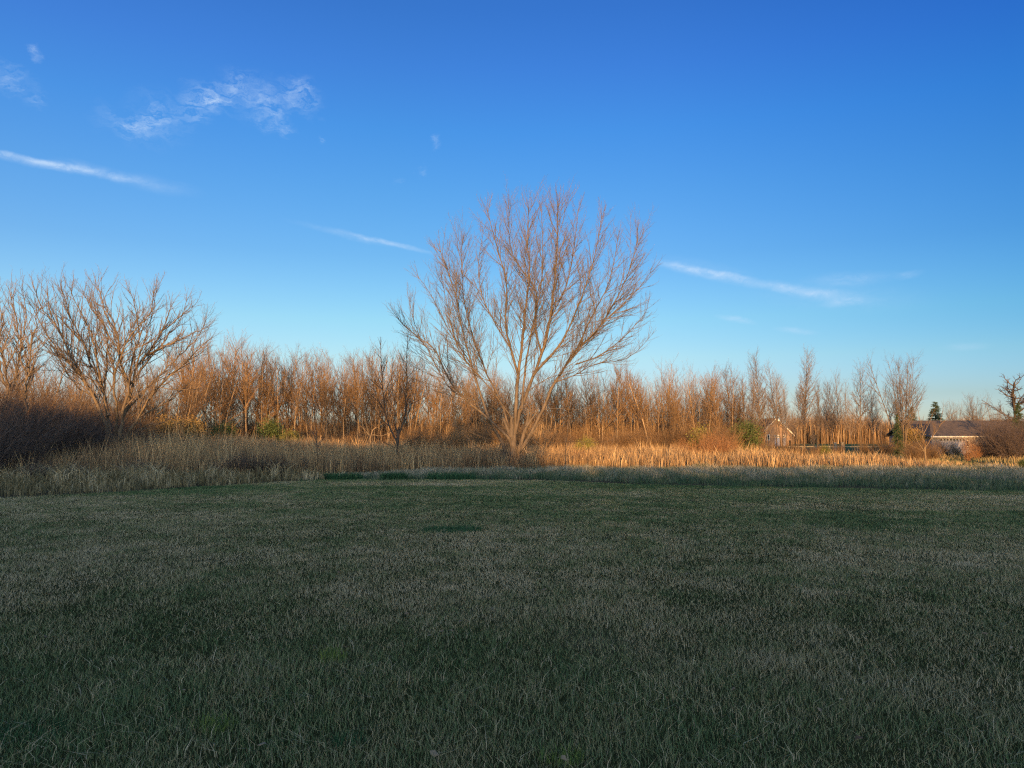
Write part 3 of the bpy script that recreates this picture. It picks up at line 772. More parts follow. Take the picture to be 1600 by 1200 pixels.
# ------------------------------------------------------------------ the wood
tops_px = [-100, 60, 120, 250, 300, 340, 380, 430, 470, 540, 600, 650, 700, 760, 830, 900, 960, 1020, 1070, 1110, 1150, 1190]
tops_py = [570, 560, 580, 575, 540, 530, 545, 560, 550, 556, 550, 556, 575, 580, 582, 580, 566, 574, 578, 585, 575, 590]
sections = [(-200, 330, 'behind the spreading tree at left'), (330, 560, 'right of the spreading tree'),
            (560, 700, 'behind the small dark tree'), (700, 1010, 'behind the large central tree'),
            (1010, 1300, 'left of the brick gable house')]
rows = [(0, 'front row'), (6, 'second row'), (12, 'third row'), (19, 'fourth row'), (27, 'back row')]
for ri, (dy, rn) in enumerate(rows):
    px = -120+ri*9
    while px < 1185-ri*6:
        Y = float(np.interp(px, FOR_px[:7], [66, 74, 90, 106, 103, 100, 92]))+dy+rng.uniform(-2, 2)
        t = float(np.interp(px, tops_px, tops_py))
        t2 = t+rng.choice((-8, 0, 4, 10, 18, 30))+rng.uniform(-3, 8)+(10 if ri == 0 else 0)
        if px > 1040: t2 += 3
        sec = [s for s in sections if s[0] <= px < s[1]][0][2]
        pr = rng.choice(protos)
        nm = 'bare tree in the %s of the wood %s' % (rn, sec)
        o_ = put(pr, px, Y, hs(t2, Y, HP), nm, 'tree', nm.replace('bare tree', 'bare trees'), wsc=rng.uniform(.75, 1.15))
        o_.rotation_euler[0] = R(rng.gauss(0, 3)); o_.rotation_euler[1] = R(rng.gauss(0, 4))
        px += rng.uniform(16, 30)*(100/Y)**.5
# undergrowth inside the wood (uncountable)
M['brush'] = blade_mat('brushwood', [(0, (0.06, 0.04, 0.025)), (0.5, (0.15, 0.095, 0.055)), (0.85, (0.27, 0.185, 0.11)), (1, (0.40, 0.30, 0.18))])
nb = 130000
u = nr.uniform(-160, 1190, nb); Y0 = np.interp(u, FOR_px[:7], [64, 72, 88, 105, 101, 98, 90]); y = Y0+nr.uniform(0, 1, nb)**1.2*32
x = (u-800)/1200*y
pn = vnoise(x, y, 5, 60)*.6+vnoise(x, y, 1.8, 61)*.4
h = (1.0+3.2*pn**1.3+ (y-Y0)*0.13)*nr.uniform(.4, 1.2, nb)
g = blades('brushwood', x, y, h, y*0.00034*nr.uniform(.6, 1.6, nb), M['brush'], lean=.45, rnd=np.clip(.5+(pn-.5)+nr.normal(0, .22, nb), 0, 1), bend=.2)
tag(g, 'tangled bare undergrowth filling the foot of the sunlit wood', 'undergrowth', kind='stuff')

yt = [proto('young_tree', 3, QF(n=[6, 4, 3, 3], dens=[2.2, 3.4, 3.0, 0], t0=[.12, .12, .12, 0], maxl=[0, 2.0, 1.0, .5], minl=[0, .5, .3, .2], rmax=[1, .02, .014, .012]), FM, 6.0, 61, .25, rad=.045),
      proto('young_tree', 5, QF(n=[6, 4, 3, 3], dens=[1.6, 3.2, 3.0, 0], t0=[.12, .12, .12, 0], maxl=[0, 1.8, 1.0, .5], minl=[0, .5, .3, .2], rmax=[1, .02, .014, .012]), FM, 6.0, 62, .35, rad=.035)]
rng = random.Random(91)
for i in range(150):
    px = -110+i*8.6+rng.uniform(-5, 5); Y = float(np.interp(px, FOR_px[:7], [66, 74, 90, 107, 104, 101, 93]))+rng.uniform(0, 16)
    sec = [q for q in sections if q[0] <= px < q[1]][0][2]
    nm = 'slim young tree in the undergrowth of the wood '+sec
    put(rng.choice(yt), px, Y, rng.uniform(.75, 1.45), nm, 'young tree', nm.replace('slim young tree', 'young trees'))
# shrubs along the wood edge
for i in range(26):
    px = rng.uniform(600, 1150); Y = float(np.interp(px, FOR_px[:7], [60, 66, 82, 100, 92, 88, 80]))+rng.uniform(-3, 3)
    put(sh_dark2, px, Y, rng.uniform(.5, 1.0), 'twiggy brown shrub at the foot of the wood right of the small dark tree', 'shrub', 'brown shrubs along the foot of the wood at centre')
for i in range(12):
    px = rng.uniform(640, 860); Y = rng.uniform(72, 86)
    put(sh_dark2, px, Y, rng.uniform(.55, .95), 'twiggy brown shrub standing in the reeds behind the large central tree', 'shrub', 'brown shrubs in the reeds behind the large central tree')
# left dark thicket
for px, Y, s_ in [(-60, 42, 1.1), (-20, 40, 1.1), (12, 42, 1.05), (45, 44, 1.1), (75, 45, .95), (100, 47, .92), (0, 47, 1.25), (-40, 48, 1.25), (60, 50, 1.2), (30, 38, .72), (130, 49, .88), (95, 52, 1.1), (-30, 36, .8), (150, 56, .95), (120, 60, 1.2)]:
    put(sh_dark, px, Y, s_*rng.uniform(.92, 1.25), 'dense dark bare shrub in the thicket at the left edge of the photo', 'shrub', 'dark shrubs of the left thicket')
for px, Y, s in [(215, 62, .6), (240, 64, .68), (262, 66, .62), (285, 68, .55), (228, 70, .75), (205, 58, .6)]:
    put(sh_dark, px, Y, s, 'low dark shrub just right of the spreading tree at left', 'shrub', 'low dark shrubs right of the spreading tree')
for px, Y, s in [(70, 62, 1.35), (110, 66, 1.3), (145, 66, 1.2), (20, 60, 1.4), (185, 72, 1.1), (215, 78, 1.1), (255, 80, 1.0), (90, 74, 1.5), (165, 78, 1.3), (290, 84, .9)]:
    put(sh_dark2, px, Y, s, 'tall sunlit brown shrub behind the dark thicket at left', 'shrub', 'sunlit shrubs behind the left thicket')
for px, Y, s_ in [(120, 34, .28), (215, 37, .3), (250, 39, .24), (300, 42, .3), (365, 41, .34), (390, 41, .38), (415, 42, .36), (440, 43, .3), (470, 45, .28), (330, 55, .3), (520, 50, .26), (560, 52, .25), (60, 35, .3), (275, 52, .35), (350, 62, .35), (430, 60, .3), (505, 64, .3)]:
    put(sh_dark, px, Y, s_, 'small dark weedy shrub among the shaded reeds beside the left lawn edge', 'shrub', 'weedy shrubs among the shaded reeds')
# leafy shrubs
put(lf_yellow, 453, 98, 1.35, 'bright yellow-green leafy shrub at the foot of the wood', 'shrub')
put(lf_green, 422, 99, 1.9, 'dark green leafy shrub left of the yellow-green one at the foot of the wood', 'shrub')
put(lf_green, 345, 90, 1.6, 'green leafy shrub at the foot of the wood right of the spreading tree', 'shrub')
put(lf_brown, 297, 84, 1.9, 'golden brown leafy shrub right of the spreading tree', 'shrub')
put(lf_brown, 262, 82, 1.9, 'golden brown leafy shrub behind the right limbs of the spreading tree', 'shrub')
put(lf_yellow, 915, 76, 1.0, 'small yellow-leaved shrub just right of the dark level-branched sapling', 'shrub')
put(lf_green, 1163, 84, 1.7, 'round green leafy shrub left of the brick gable house', 'shrub')
put(lf_brown, 1145, 85, 1.1, 'olive brown shrub left of the round green shrub', 'shrub')
put(lf_yellow, 1098, 84, 1.5, 'yellow-green leafy shrub behind the orange-red thicket', 'shrub')
put(lf_yellow, 1290, 88, .6, 'low yellow-green shrub among the thin trees right of the brick house', 'shrub')
put(lf_green, 1598, 55, .35, 'small green shrub at the right edge of the photo on the rough grass', 'shrub')
for px, Y, s in [(1085, 72, .88), (1110, 71, 1.02), (1128, 72, .98), (1062, 73, .7), (1140, 73, .75)]:
    put(sh_red, px, Y, s, 'orange-red twiggy shrub in the gold reeds left of the brick house', 'shrub', 'orange-red shrubs in the gold reeds')
put(sh_red, 1512, 74, .85, 'orange-red upright shrub in front of the long house garage', 'shrub', wsc=.55)
put(sh_red, 1526, 76, .72, 'paler upright shrub right of the orange-red one at the garage', 'shrub', wsc=.6)
put(sh_red, 905, 64, .55, 'pinkish red shrub behind the dark level-branched sapling', 'shrub')
for i, (px, Y, s) in enumerate([(1555, 76, 1.25), (1578, 74, 1.2), (1600, 78, 1.35), (1625, 76, 1.3), (1568, 80, 1.35), (1592, 84, 1.4), (1545, 78, .9)]):
    put(sh_dark, px, Y, s*.82, 'brown bare shrub in the thicket in front of the right end of the long house', 'shrub', 'brown shrubs before the right end of the long house')

# ------------------------------------------------------------------ trees on the right
singles = [
 (p_narrow, 1190, 98, 556, 1.0, 'tall narrow bare tree directly left of the brick gable house'),
 (p_narrow2, 1222, 104, 570, 1.1, 'twin-stemmed bare tree rising behind the brick gable house'),
 (p_narrow, 1257, 100, 552, 1.05, 'tallest bare tree with a dark trunk just right of the brick gable house'),
 (p_narrow2, 1287, 104, 596, .9, 'shorter thin bare tree between the tall dark-trunked tree and the twin poplars'),
 (p_narrow2, 1318, 96, 580, .8, 'left one of the two slim bare trees in the gap between the houses'),
 (p_narrow, 1346, 94, 572, .95, 'right one of the two slim bare trees in the gap between the houses'),
 (p_clump, 1412, 88, 556, .95, 'broad bare tree clump with many upright stems left of the long house'),
 (p_narrow2, 1158, 106, 574, 1.2, 'bare tree at the right end of the wood with a pale grey crown'),
 (p_narrow, 1302, 112, 600, .9, 'faint slim bare tree behind the gap between the houses'),
 (p_clump, 1524, 150, 616, .9, 'round grey bare tree behind the roof of the long house'),
 (p_clump, 1492, 165, 628, .8, 'low hazy bare tree behind the roof left of the round grey tree'),
 (p_clump, 1558, 170, 634, .8, 'low hazy bare tree behind the roof right of the round grey tree'),
 (p_narrow, 1240, 84, 640, .8, 'leaning short sunlit tree at the corner of the brick house'),
 (p_narrow, 1225, 82, 655, .6, 'thin sunlit sapling in front of the brick house doors'),
 (p_narrow2, 1208, 84, 650, .6, 'thin sunlit sapling in front of the brick house window'),
 (p_narrow, 1272, 84, 660, .6, 'thin sapling on the lit far lawn right of the brick house'),
]
for i, (px, Y, ty, w_) in enumerate([(1176, 90, 590, .9), (1203, 92, 600, .8), (1231, 90, 606, .8), (1247, 96, 592, .9), (1278, 92, 600, .8), (1296, 98, 610, .8), (1214, 100, 588, .9), (1334, 90, 612, .7), (1366, 96, 606, .8), (1378, 100, 618, .8)]):
    singles.append((p_narrow2 if i % 2 else p_narrow, px, Y, ty, w_, 'slim bare tree screening the brick gable house' if px < 1260 else 'slim bare tree between the brick house and the broad tree clump'))
for pr, px, Y, ty, w_, lb in singles:
    put(pr, px, Y, hs(ty, Y, HP if pr is not p_clump else 11.5), lb, 'tree', 'slim trees about the brick house' if 'screening' in lb else 'slim trees right of the brick house' if 'between the brick house' in lb else None, wsc=w_)
put(p_oak, 1590, 100, hs(590, 100, 9.0), 'gnarled dark oak with crooked limbs at the right edge behind the long house', 'oak tree')
put(spruce, 1464, 122, hs(628, 122, 6), 'small spruce showing above the roof of the long house', 'spruce tree', wsc=1.25)
put(spruce, 1427, 112, hs(636, 112, 6), 'spruce behind the stems of the broad tree clump', 'spruce tree')
put(spruce, 1594, 90, hs(630, 90, 6), 'dark spruce at the right edge in front of the gnarled oak', 'spruce tree', wsc=.9)
put(spruce, 1403, 87, hs(648, 87, 6), 'dark bushy spruce among the stems of the broad tree clump', 'spruce tree', wsc=.7)
for px, Y, s_ in [(1186, 84, .55), (1206, 86, .45), (1232, 86, .5), (1250, 84, .42), (1275, 86, .38), (1310, 88, .4), (1355, 86, .5), (1385, 84, .6), (1478, 84, .5), (1496, 86, .4), (1530, 84, .6)]:
    put(sh_dark2, px, Y, s_, 'low twiggy shrub growing in front of the two houses', 'shrub', 'low shrubs in front of the houses')
put(lf_brown, 1425, 92, 1.5, 'reddish brown shrub at the left end of the long house', 'shrub')
# sunlit open-branched small tree before the garage
Lo = [
 ([(1447, 735), (1446, 712), (1445, 698)], 0, 0, .09, .07, .8, .5),
 ([(1446, 712), (1442, 690), (1441, 672), (1438, 655), (1434, 640)], 0, .6, .055, .010, .2, 4.0),
 ([(1445, 700), (1455, 685), (1466, 670), (1478, 655), (1492, 645)], 0, -.6, .038, .01, .3, 4.0),
 ([(1444, 705), (1434, 690), (1426, 672), (1416, 660), (1408, 652)], 0, -1.0, .038, .01, .3, 4.0),
 ([(1446, 706), (1432, 700), (1418, 694)], 0, -.5, .03, .01, .3, None),
 ([(1442, 680), (1450, 665), (1458, 645)], 0, 1.0, .035, .01, .3, None),
 ([(1466, 670), (1470, 655), (1474, 635)], -.3, 1.0, .03, .008, .3, None),
]
traced_tree('small_tree', 63, 1447, Lo, QS, (M['fbark'], M['ftwig']), 'small sunlit tree with pale open branches standing in front of the garage', wob=.02)
for i, px in enumerate((1424, 1436, 1458, 1432, 1452)):
    put(sh_dark2, px, 70+i, .48, 'low sunlit brush round the small pale-branched tree', 'shrub', 'low brush round the small pale-branched tree')
# far wood seen through the gap
nb = 26000
u = nr.uniform(1230, 1700, nb); y = nr.uniform(185, 215, nb); x = (u-800)/1200*y
pn = vnoise(x, y, 9, 70)
g = blades('far_wood', x, y, (3.0+5.0*pn)*nr.uniform(.4, 1.15, nb), np.full(nb, .12), M['brush'], lean=.25, rnd=np.clip(.55+nr.normal(0, .2, nb), 0, 1))
tag(g, 'far-off reddish bare wood seen through the gap between the two houses', 'wood', kind='stuff')

# ================================================================== HOUSES
def brick(name, c1, c2, mortar, sc):
    m, nt, b = newmat(name)
    tc = N(nt, 'ShaderNodeTexCoord')
    sx = N(nt, 'ShaderNodeSeparateXYZ'); nt.links.new(tc.outputs['Object'], sx.inputs[0])
    ad = N(nt, 'ShaderNodeMath', operation='ADD'); nt.links.new(sx.outputs[0], ad.inputs[0]); nt.links.new(sx.outputs[1], ad.inputs[1])
    cx = N(nt, 'ShaderNodeCombineXYZ'); nt.links.new(ad.outputs[0], cx.inputs[0]); nt.links.new(sx.outputs[2], cx.inputs[1])
    bt = N(nt, 'ShaderNodeTexBrick'); bt.inputs['Scale'].default_value = sc
    bt.inputs['Color1'].default_value = (*c1, 1); bt.inputs['Color2'].default_value = (*c2, 1); bt.inputs['Mortar'].default_value = (*mortar, 1)
    nt.links.new(cx.outputs[0], bt.inputs['Vector']); nt.links.new(bt.outputs['Color'], b.inputs['Base Color'])
    return m
M['brick'] = brick('wall_brick', (0.17, 0.105, 0.07), (0.25, 0.165, 0.11), (0.2, 0.17, 0.14), 2.2)
M['shingle'] = brick('roof_shingle', (0.085, 0.07, 0.062), (0.125, 0.102, 0.09), (0.06, 0.05, 0.045), 1.6)
M['white'] = flat_mat('white_trim', (0.55, 0.52, 0.47), .6)
M['siding'] = brick('wall_siding', (0.20, 0.195, 0.21), (0.22, 0.215, 0.23), (0.14, 0.135, 0.15), 1.2)
M['door'] = flat_mat('garage_door_grey', (0.24, 0.24, 0.28), .6)
M['dooru'] = flat_mat('door_blue_grey', (0.16, 0.19, 0.28), .6)
M['glass'] = flat_mat('window_glass', (0.02, 0.025, 0.03), .1, spec=.6)
M['dark'] = flat_mat('near_black_panel', (0.02, 0.02, 0.02), .9)
M['gravel'] = flat_mat('pale_gravel', (0.2, 0.19, 0.18), .9)
# brick gable house
Y = 152; gzz = gz(Y); x0 = GX(1194, Y); x1 = GX(1239, Y); xa = GX(1213.5, Y)
o0 = Vector(((x0+x1)/2, Y, gzz))
def lx_(px): return GX(px, Y)-o0.x
def lz_(py, Yd=None):
    Yd = Yd or Y; return P(1213, py, Yd).z-gz(Yd)
h = empty('brick_house', o0, 0, 'brick house with a steep white-edged gable, half hidden by thin trees', 'house')
zl, zr, za = lz_(673), lz_(678), lz_(653)
MB().prism([(lx_(1195), 0), (lx_(1238), 0), (lx_(1238), lz_(677)), (lx_(1213.5), za-.25), (lx_(1195), zl-.1)], 0, 9).build('wall', M['brick'], h)
MB().slab((lx_(1191.5), -.35, lz_(675)), (lx_(1213.5), -.35, za), (lx_(1213.5), 9.3, za), (lx_(1191.5), 9.3, lz_(675)), .18) \
    .slab((lx_(1213.5), -.35, za), (lx_(1241), -.35, lz_(679.5)), (lx_(1241), 9.3, lz_(679.5)), (lx_(1213.5), 9.3, za), .18).build('roof', M['shingle'], h)
def bargeboard(xa_, za_, xb_, zb_):
    MB().slab((xa_, -.42, za_+.03), (xb_, -.42, zb_+.03), (xb_, -.353, zb_+.03), (xa_, -.353, za_+.03), .30).build('bargeboard', M['white'], h)
bargeboard(lx_(1191.3), lz_(675), lx_(1213.5), za); bargeboard(lx_(1213.5), za, lx_(1241.2), lz_(679.5))
def window(pr, xa_, xb_, za_, zb_, y, nv=1, nh=0, fr=.10, mat='white'):
    f = MB(); f.box(xa_, xb_, y-.06, y-.002, za_, za_+fr).box(xa_, xb_, y-.06, y-.002, zb_-fr, zb_).box(xa_, xa_+fr, y-.06, y-.002, za_+fr, zb_-fr).box(xb_-fr, xb_, y-.06, y-.002, za_+fr, zb_-fr)
    for i in range(nv):
        xm = xa_+(xb_-xa_)*(i+1)/(nv+1); f.box(xm-.04, xm+.04, y-.055, y-.002, za_+fr, zb_-fr)
    w = f.build('window', M[mat], pr)
    MB().box(xa_+fr, xb_-fr, y-.03, y-.004, za_+fr, zb_-fr).build('pane', M['glass'], w)
window(h, lx_(1196.5), lx_(1203.5), lz_(688), lz_(679), 0)
d = MB().box(lx_(1210.8), lx_(1219), -.05, -.002, .02, lz_(684)).build('garage_door', M['dooru'], h)
window(h, lx_(1210.8), lx_(1219), lz_(683.6), lz_(679.5), -.0, 2, fr=.13)
d = MB().box(lx_(1222.5), lx_(1228.5), -.05, -.002, .02, lz_(684)).build('door', M['dooru'], h)
window(h, lx_(1223), lx_(1228), lz_(683.6), lz_(679.5), -.0, 1, fr=.13)
MB().box(lx_(1233), lx_(1237), -.04, -.002, .02, lz_(688)).build('dark_panel', M['dark'], h)  # flat near-black panel standing just proud of the brick wall

# long house with the garage wing
Y = 106; gzz = gz(Y); o0 = Vector((GX(1530, Y), Y, gzz))
h = empty('long_house', o0, 0, 'long low house with a brown roof and a garage wing facing the lawn, at right', 'house')
xl = GX(1436, Y)-o0.x; xr = GX(1680, Y)-o0.x
zr = P(1530, 657, Y+4.5).z-gzz; ze = P(1530, 681.5, Y).z-gzz
MB().box(xl+.4, xr-.4, 0, 9, 0, ze-.02).build('wall', M['siding'], h)
mid = 4.5
MB().slab((xl, -.5, ze), (xr, -.5, ze), (xr, mid, zr), (xl, mid, zr), .15).slab((xl, mid, zr), (xr, mid, zr), (xr, 9.5, ze), (xl, 9.5, ze), .15) \
    .poly([(xl+.41, .02, ze-.05), (xl+.41, 8.98, ze-.05), (xl+.41, mid, zr-.2)], [(0, 1, 2)]) \
    .poly([(xr-.41, .02, ze-.05), (xr-.41, 8.98, ze-.05), (xr-.41, mid, zr-.2)], [(0, 1, 2)]).build('roof', M['shingle'], h)
# garage wing: hip roof toward the viewer
yw = -6.0; Yw = Y+yw
def wx(px): return GX(px, Yw)-o0.x
zw = P(1490, 681.5, Yw).z-gzz; wl, wr = wx(1452), wx(1516)
MB().box(wl+.35, wr-.35, yw, -.004, 0, zw-.1).build('garage_wall', M['siding'], h)
ra = wx(1475); rb = wx(1500); zrw = P(1490, 666, Yw+3).z-gzz
zt = min(zr-.25, zrw+.35)
xm = (wl+wr)/2; ym = mid*(zt-ze)/(zr-ze)
MB().poly([(wl, yw-.5, zw), (wr, yw-.5, zw), (xm+.8, yw+3.0, zt), (xm-.8, yw+3.0, zt), (wl, 0, zw), (wr, 0, zw), (xm-.8, ym, zt), (xm+.8, ym, zt),
           (wl, yw-.5, zw-.14), (wr, yw-.5, zw-.14), (wr, 0, zw-.14), (wl, 0, zw-.14)],
          [(0, 1, 2, 3), (1, 5, 7, 2), (4, 0, 3, 6), (3, 2, 7, 6), (9, 8, 11, 10), (0, 8, 9, 1), (1, 9, 10, 5), (4, 11, 8, 0)]).build('garage_roof', M['shingle'], h)
MB().box(wl, wr, yw-.58, yw-.503, zw-.16, zw+.02).build('gutter', M['white'], h)
MB().box(wr+.1, xr, -.58, -.503, ze-.16, ze+.02).build('gutter', M['white'], h)
gx0, gx1 = wx(1469), wx(1509); zd = P(1490, 683.5, Yw).z-gzz
gd = MB()
for i in range(4):
    z0 = .02+i*(zd-.06)/4; gd.box(gx0, gx1, yw-.05, yw-.002, z0, z0+(zd-.06)/4-.025)
gd = gd.build('garage_door', M['door'], h)
for i in range(8):
    a = gx0+(gx1-gx0)*(i+.22)/8; b = gx0+(gx1-gx0)*(i+.78)/8
    MB().box(a, b, yw-.062, yw-.051, zd-.42, zd-.16).build('pane', M['glass'], gd)
window(h, wx(1545), wx(1558), .8, 1.7, 0, 1)
sheet('driveway', [(90, wx(1462)+o0.x, wx(1512)+o0.x), (99.9, wx(1469)+o0.x, wx(1509)+o0.x)], M['gravel'], .012)

# posts and a rail between the houses
M['postw'] = flat_mat('weathered_post', (0.28, 0.27, 0.23), .8)
for px, lb in ((1305.5, 'short pale post on the far lawn, left of two'), (1316.5, 'short pale post on the far lawn, right of two')):
    Yp = 120; r_ = empty('garden_post', (GX(px, Yp), Yp, gz(Yp)), 0, lb, 'post')
    MB().box(-.16, .16, -.1, .1, 0, 1.15).build('post', M['postw'], r_)
    MB().box(-.22, .22, -.14, .14, 1.152, 1.22).build('cap', M['postw'], r_)
fr = empty('rail_fence', (GX(1330, 117), 117, gz(117)), 0, 'low thin rail fence crossing the far lawn between the houses', 'fence')
b = MB()
for i in range(10): b.box(-9.5+i*2.1-.05, -9.5+i*2.1+.05, -.05, .05, 0, .75)
b.build('posts', M['postw'], fr)
MB().box(-9.6, 9.6, -.09, -.052, .58, .68).build('rail', M['postw'], fr)

# ================================================================== unseen evergreens added behind the viewpoint, sized to cast the lawn's shade
SUN_AZ = R(5)      # sunlight travels forward and slightly to the right
SUN_EL = R(4.0)
ca, sa = math.cos(SUN_AZ), math.sin(SUN_AZ)
def st_xy(s, t): return (s*ca+t*sa, -s*sa+t*ca)
SHADE_TREE = spruce
s = -92.0
while s < 64:
    H = float(np.interp(s, [-92, -50, -33, -27, -22, -8, -5, -1, 64], [9.0, 8.8, 8.4, 7.9, 7.4, 6.6, 6.0, 5.0, 4.9]))
    for rr_ in (0, 1):
        x, y = st_xy(s+rng.uniform(-.3, .3)+rr_*.8, -26-2.2*rr_+rng.uniform(-.5, .5))
        z = gz(y); kk = (H-z+1.4)/6*rng.uniform(.97, 1.02)
        nm = 'tall' if H > 6.7 else 'shorter'
        copy_tree(SHADE_TREE, (x, y, z-1.4), rng.uniform(0, 6.28), (1.9, 1.9, kk), '%s unseen evergreen in the shade-casting row added behind the viewpoint' % nm, 'spruce tree', '%s evergreens of the added shade row' % nm)
    s += 1.55
for s, H, w in ((-19.0, 11.5, 1.9), (-16.0, 14.2, 2.3), (-12.8, 16.0, 2.4), (-9.6, 13.0, 2.1), (-6.4, 9.6, 1.7), (-3.4, 6.8, 1.6)):
    x, y = st_xy(s, -24); z = gz(y)
    copy_tree(SHADE_TREE, (x, y, z), rng.uniform(0, 6.28), (w, w, (H-z)/6), 'tallest dark spruce added out of view behind the viewpoint to cast shade', 'spruce tree', 'tallest spruces added behind the viewpoint for shade')

# ================================================================== WORLD
W = bpy.data.worlds.new('World'); S.world = W; W.use_nodes = True
nt = W.node_tree; bg = nt.nodes['Background']
sky = N(nt, 'ShaderNodeTexSky'); sky.sky_type = 'NISHITA'; sky.sun_disc = False
sky.sun_elevation = SUN_EL; sky.sun_rotation = math.pi+SUN_AZ
sky.air_density = 1.0; sky.dust_density = 0.3; sky.ozone_density = 2.0
tc = N(nt, 'ShaderNodeTexCoord')
sx = N(nt, 'ShaderNodeSeparateXYZ'); nt.links.new(tc.outputs['Generated'], sx.inputs[0])
el = N(nt, 'ShaderNodeMath', operation='ARCSINE'); nt.links.new(sx.outputs[2], el.inputs[0])
az = N(nt, 'ShaderNodeMath', operation='ARCTAN2'); nt.links.new(sx.outputs[0], az.inputs[0]); nt.links.new(sx.outputs[1], az.inputs[1])
#SKYCORR
mr = N(nt, 'ShaderNodeMapRange'); mr.inputs['From Min'].default_value = 0; mr.inputs['From Max'].default_value = R(45)
nt.links.new(el.outputs[0], mr.inputs['Value'])
SKYK = [(0.0, (0.18, 0.265, 0.76)), (0.0575, (0.158, 0.20, 0.40)), (0.1202, (0.178, 0.222, 0.32)), (0.1828, (0.1619, 0.2247, 0.2931)), (0.2858, (0.1177, 0.1947, 0.2864)), (0.3862, (0.0958, 0.1891, 0.3005)), (0.4828, (0.0752, 0.18, 0.3196)), (0.5749, (0.0684, 0.1586, 0.3213)), (0.6575, (0.0602, 0.1456, 0.309))]
SKYZ = [(0.0, (.83, .83, .83)), (0.25, (.83, .83, .83)), (0.4055, (1.0, .93, .95)), (0.474, (.83, .83, .83)), (0.53, (.74, .77, .82)), (0.594, (.42, .61, .76)), (0.75, (.83, .83, .83)), (1.0, (.83, .83, .83))]
SKYS = 11.0
SUNSET_FILL = (0.66, 0.55, 0.50)
cr = ramp(nt, SKYK); nt.links.new(mr.outputs[0], cr.inputs['Fac'])
mul = N(nt, 'ShaderNodeMix', data_type='RGBA'); mul.blend_type = 'MULTIPLY'; mul.inputs[0].default_value = 1
nt.links.new(sky.outputs[0], mul.inputs[6]); nt.links.new(cr.outputs['Color'], mul.inputs[7])
mz = N(nt, 'ShaderNodeMapRange'); mz.inputs['From Min'].default_value = -math.pi; mz.inputs['From Max'].default_value = math.pi
nt.links.new(az.outputs[0], mz.inputs['Value'])
czr = ramp(nt, SKYZ); nt.links.new(mz.outputs[0], czr.inputs['Fac'])
mul2 = N(nt, 'ShaderNodeMix', data_type='RGBA'); mul2.blend_type = 'MULTIPLY'
fz = N(nt, 'ShaderNodeMapRange'); fz.interpolation_type = 'SMOOTHSTEP'; fz.inputs['From Min'].default_value = R(-1.5); fz.inputs['From Max'].default_value = R(8)
fz.inputs['To Min'].default_value = .35
nt.links.new(el.outputs[0], fz.inputs['Value']); nt.links.new(fz.outputs[0], mul2.inputs[0])
nt.links.new(mul.outputs[2], mul2.inputs[6]); nt.links.new(czr.outputs['Color'], mul2.inputs[7])
sc_ = N(nt, 'ShaderNodeVectorMath', operation='SCALE'); sc_.inputs['Scale'].default_value = SKYS
# sky half behind the camera, brightened and warmed as fill for the shaded lawn
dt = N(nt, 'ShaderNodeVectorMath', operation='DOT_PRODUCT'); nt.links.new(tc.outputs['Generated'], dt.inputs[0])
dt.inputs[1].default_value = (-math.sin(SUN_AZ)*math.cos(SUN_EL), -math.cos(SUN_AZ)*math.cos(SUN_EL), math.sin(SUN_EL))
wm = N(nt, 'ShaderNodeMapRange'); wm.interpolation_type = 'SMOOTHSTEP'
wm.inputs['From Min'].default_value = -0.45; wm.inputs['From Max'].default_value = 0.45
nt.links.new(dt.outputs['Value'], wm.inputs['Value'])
sw = N(nt, 'ShaderNodeVectorMath', operation='MULTIPLY'); sw.inputs[1].default_value = SUNSET_FILL
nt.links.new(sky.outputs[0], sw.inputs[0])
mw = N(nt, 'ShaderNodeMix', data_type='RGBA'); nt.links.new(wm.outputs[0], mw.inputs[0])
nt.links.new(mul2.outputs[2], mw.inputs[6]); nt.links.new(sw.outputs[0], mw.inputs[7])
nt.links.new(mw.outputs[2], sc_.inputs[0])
# clouds: thin wisps and contrails laid out by direction in the sky
cb = N(nt, 'ShaderNodeCombineXYZ'); nt.links.new(az.outputs[0], cb.inputs[0]); nt.links.new(el.outputs[0], cb.inputs[1])
def dist(scale, amp, stretch):
    mp = N(nt, 'ShaderNodeMapping'); mp.inputs['Scale'].default_value = stretch; nt.links.new(cb.outputs[0], mp.inputs['Vector'])
    n = noise(nt, mp.outputs[0], scale, 6, .6)
    sb = N(nt, 'ShaderNodeVectorMath', operation='SUBTRACT'); nt.links.new(n.outputs['Color'], sb.inputs[0]); sb.inputs[1].default_value = (.5, .5, .5)
    sl = N(nt, 'ShaderNodeVectorMath', operation='SCALE'); sl.inputs['Scale'].default_value = amp; nt.links.new(sb.outputs[0], sl.inputs[0])
    ad = N(nt, 'ShaderNodeVectorMath', operation='ADD'); nt.links.new(cb.outputs[0], ad.inputs[0]); nt.links.new(sl.outputs[0], ad.inputs[1])
    return ad
dA = dist(30, .045, (1, 1.6, 1)); dB = dist(22, .010, (1, 1.3, 1))
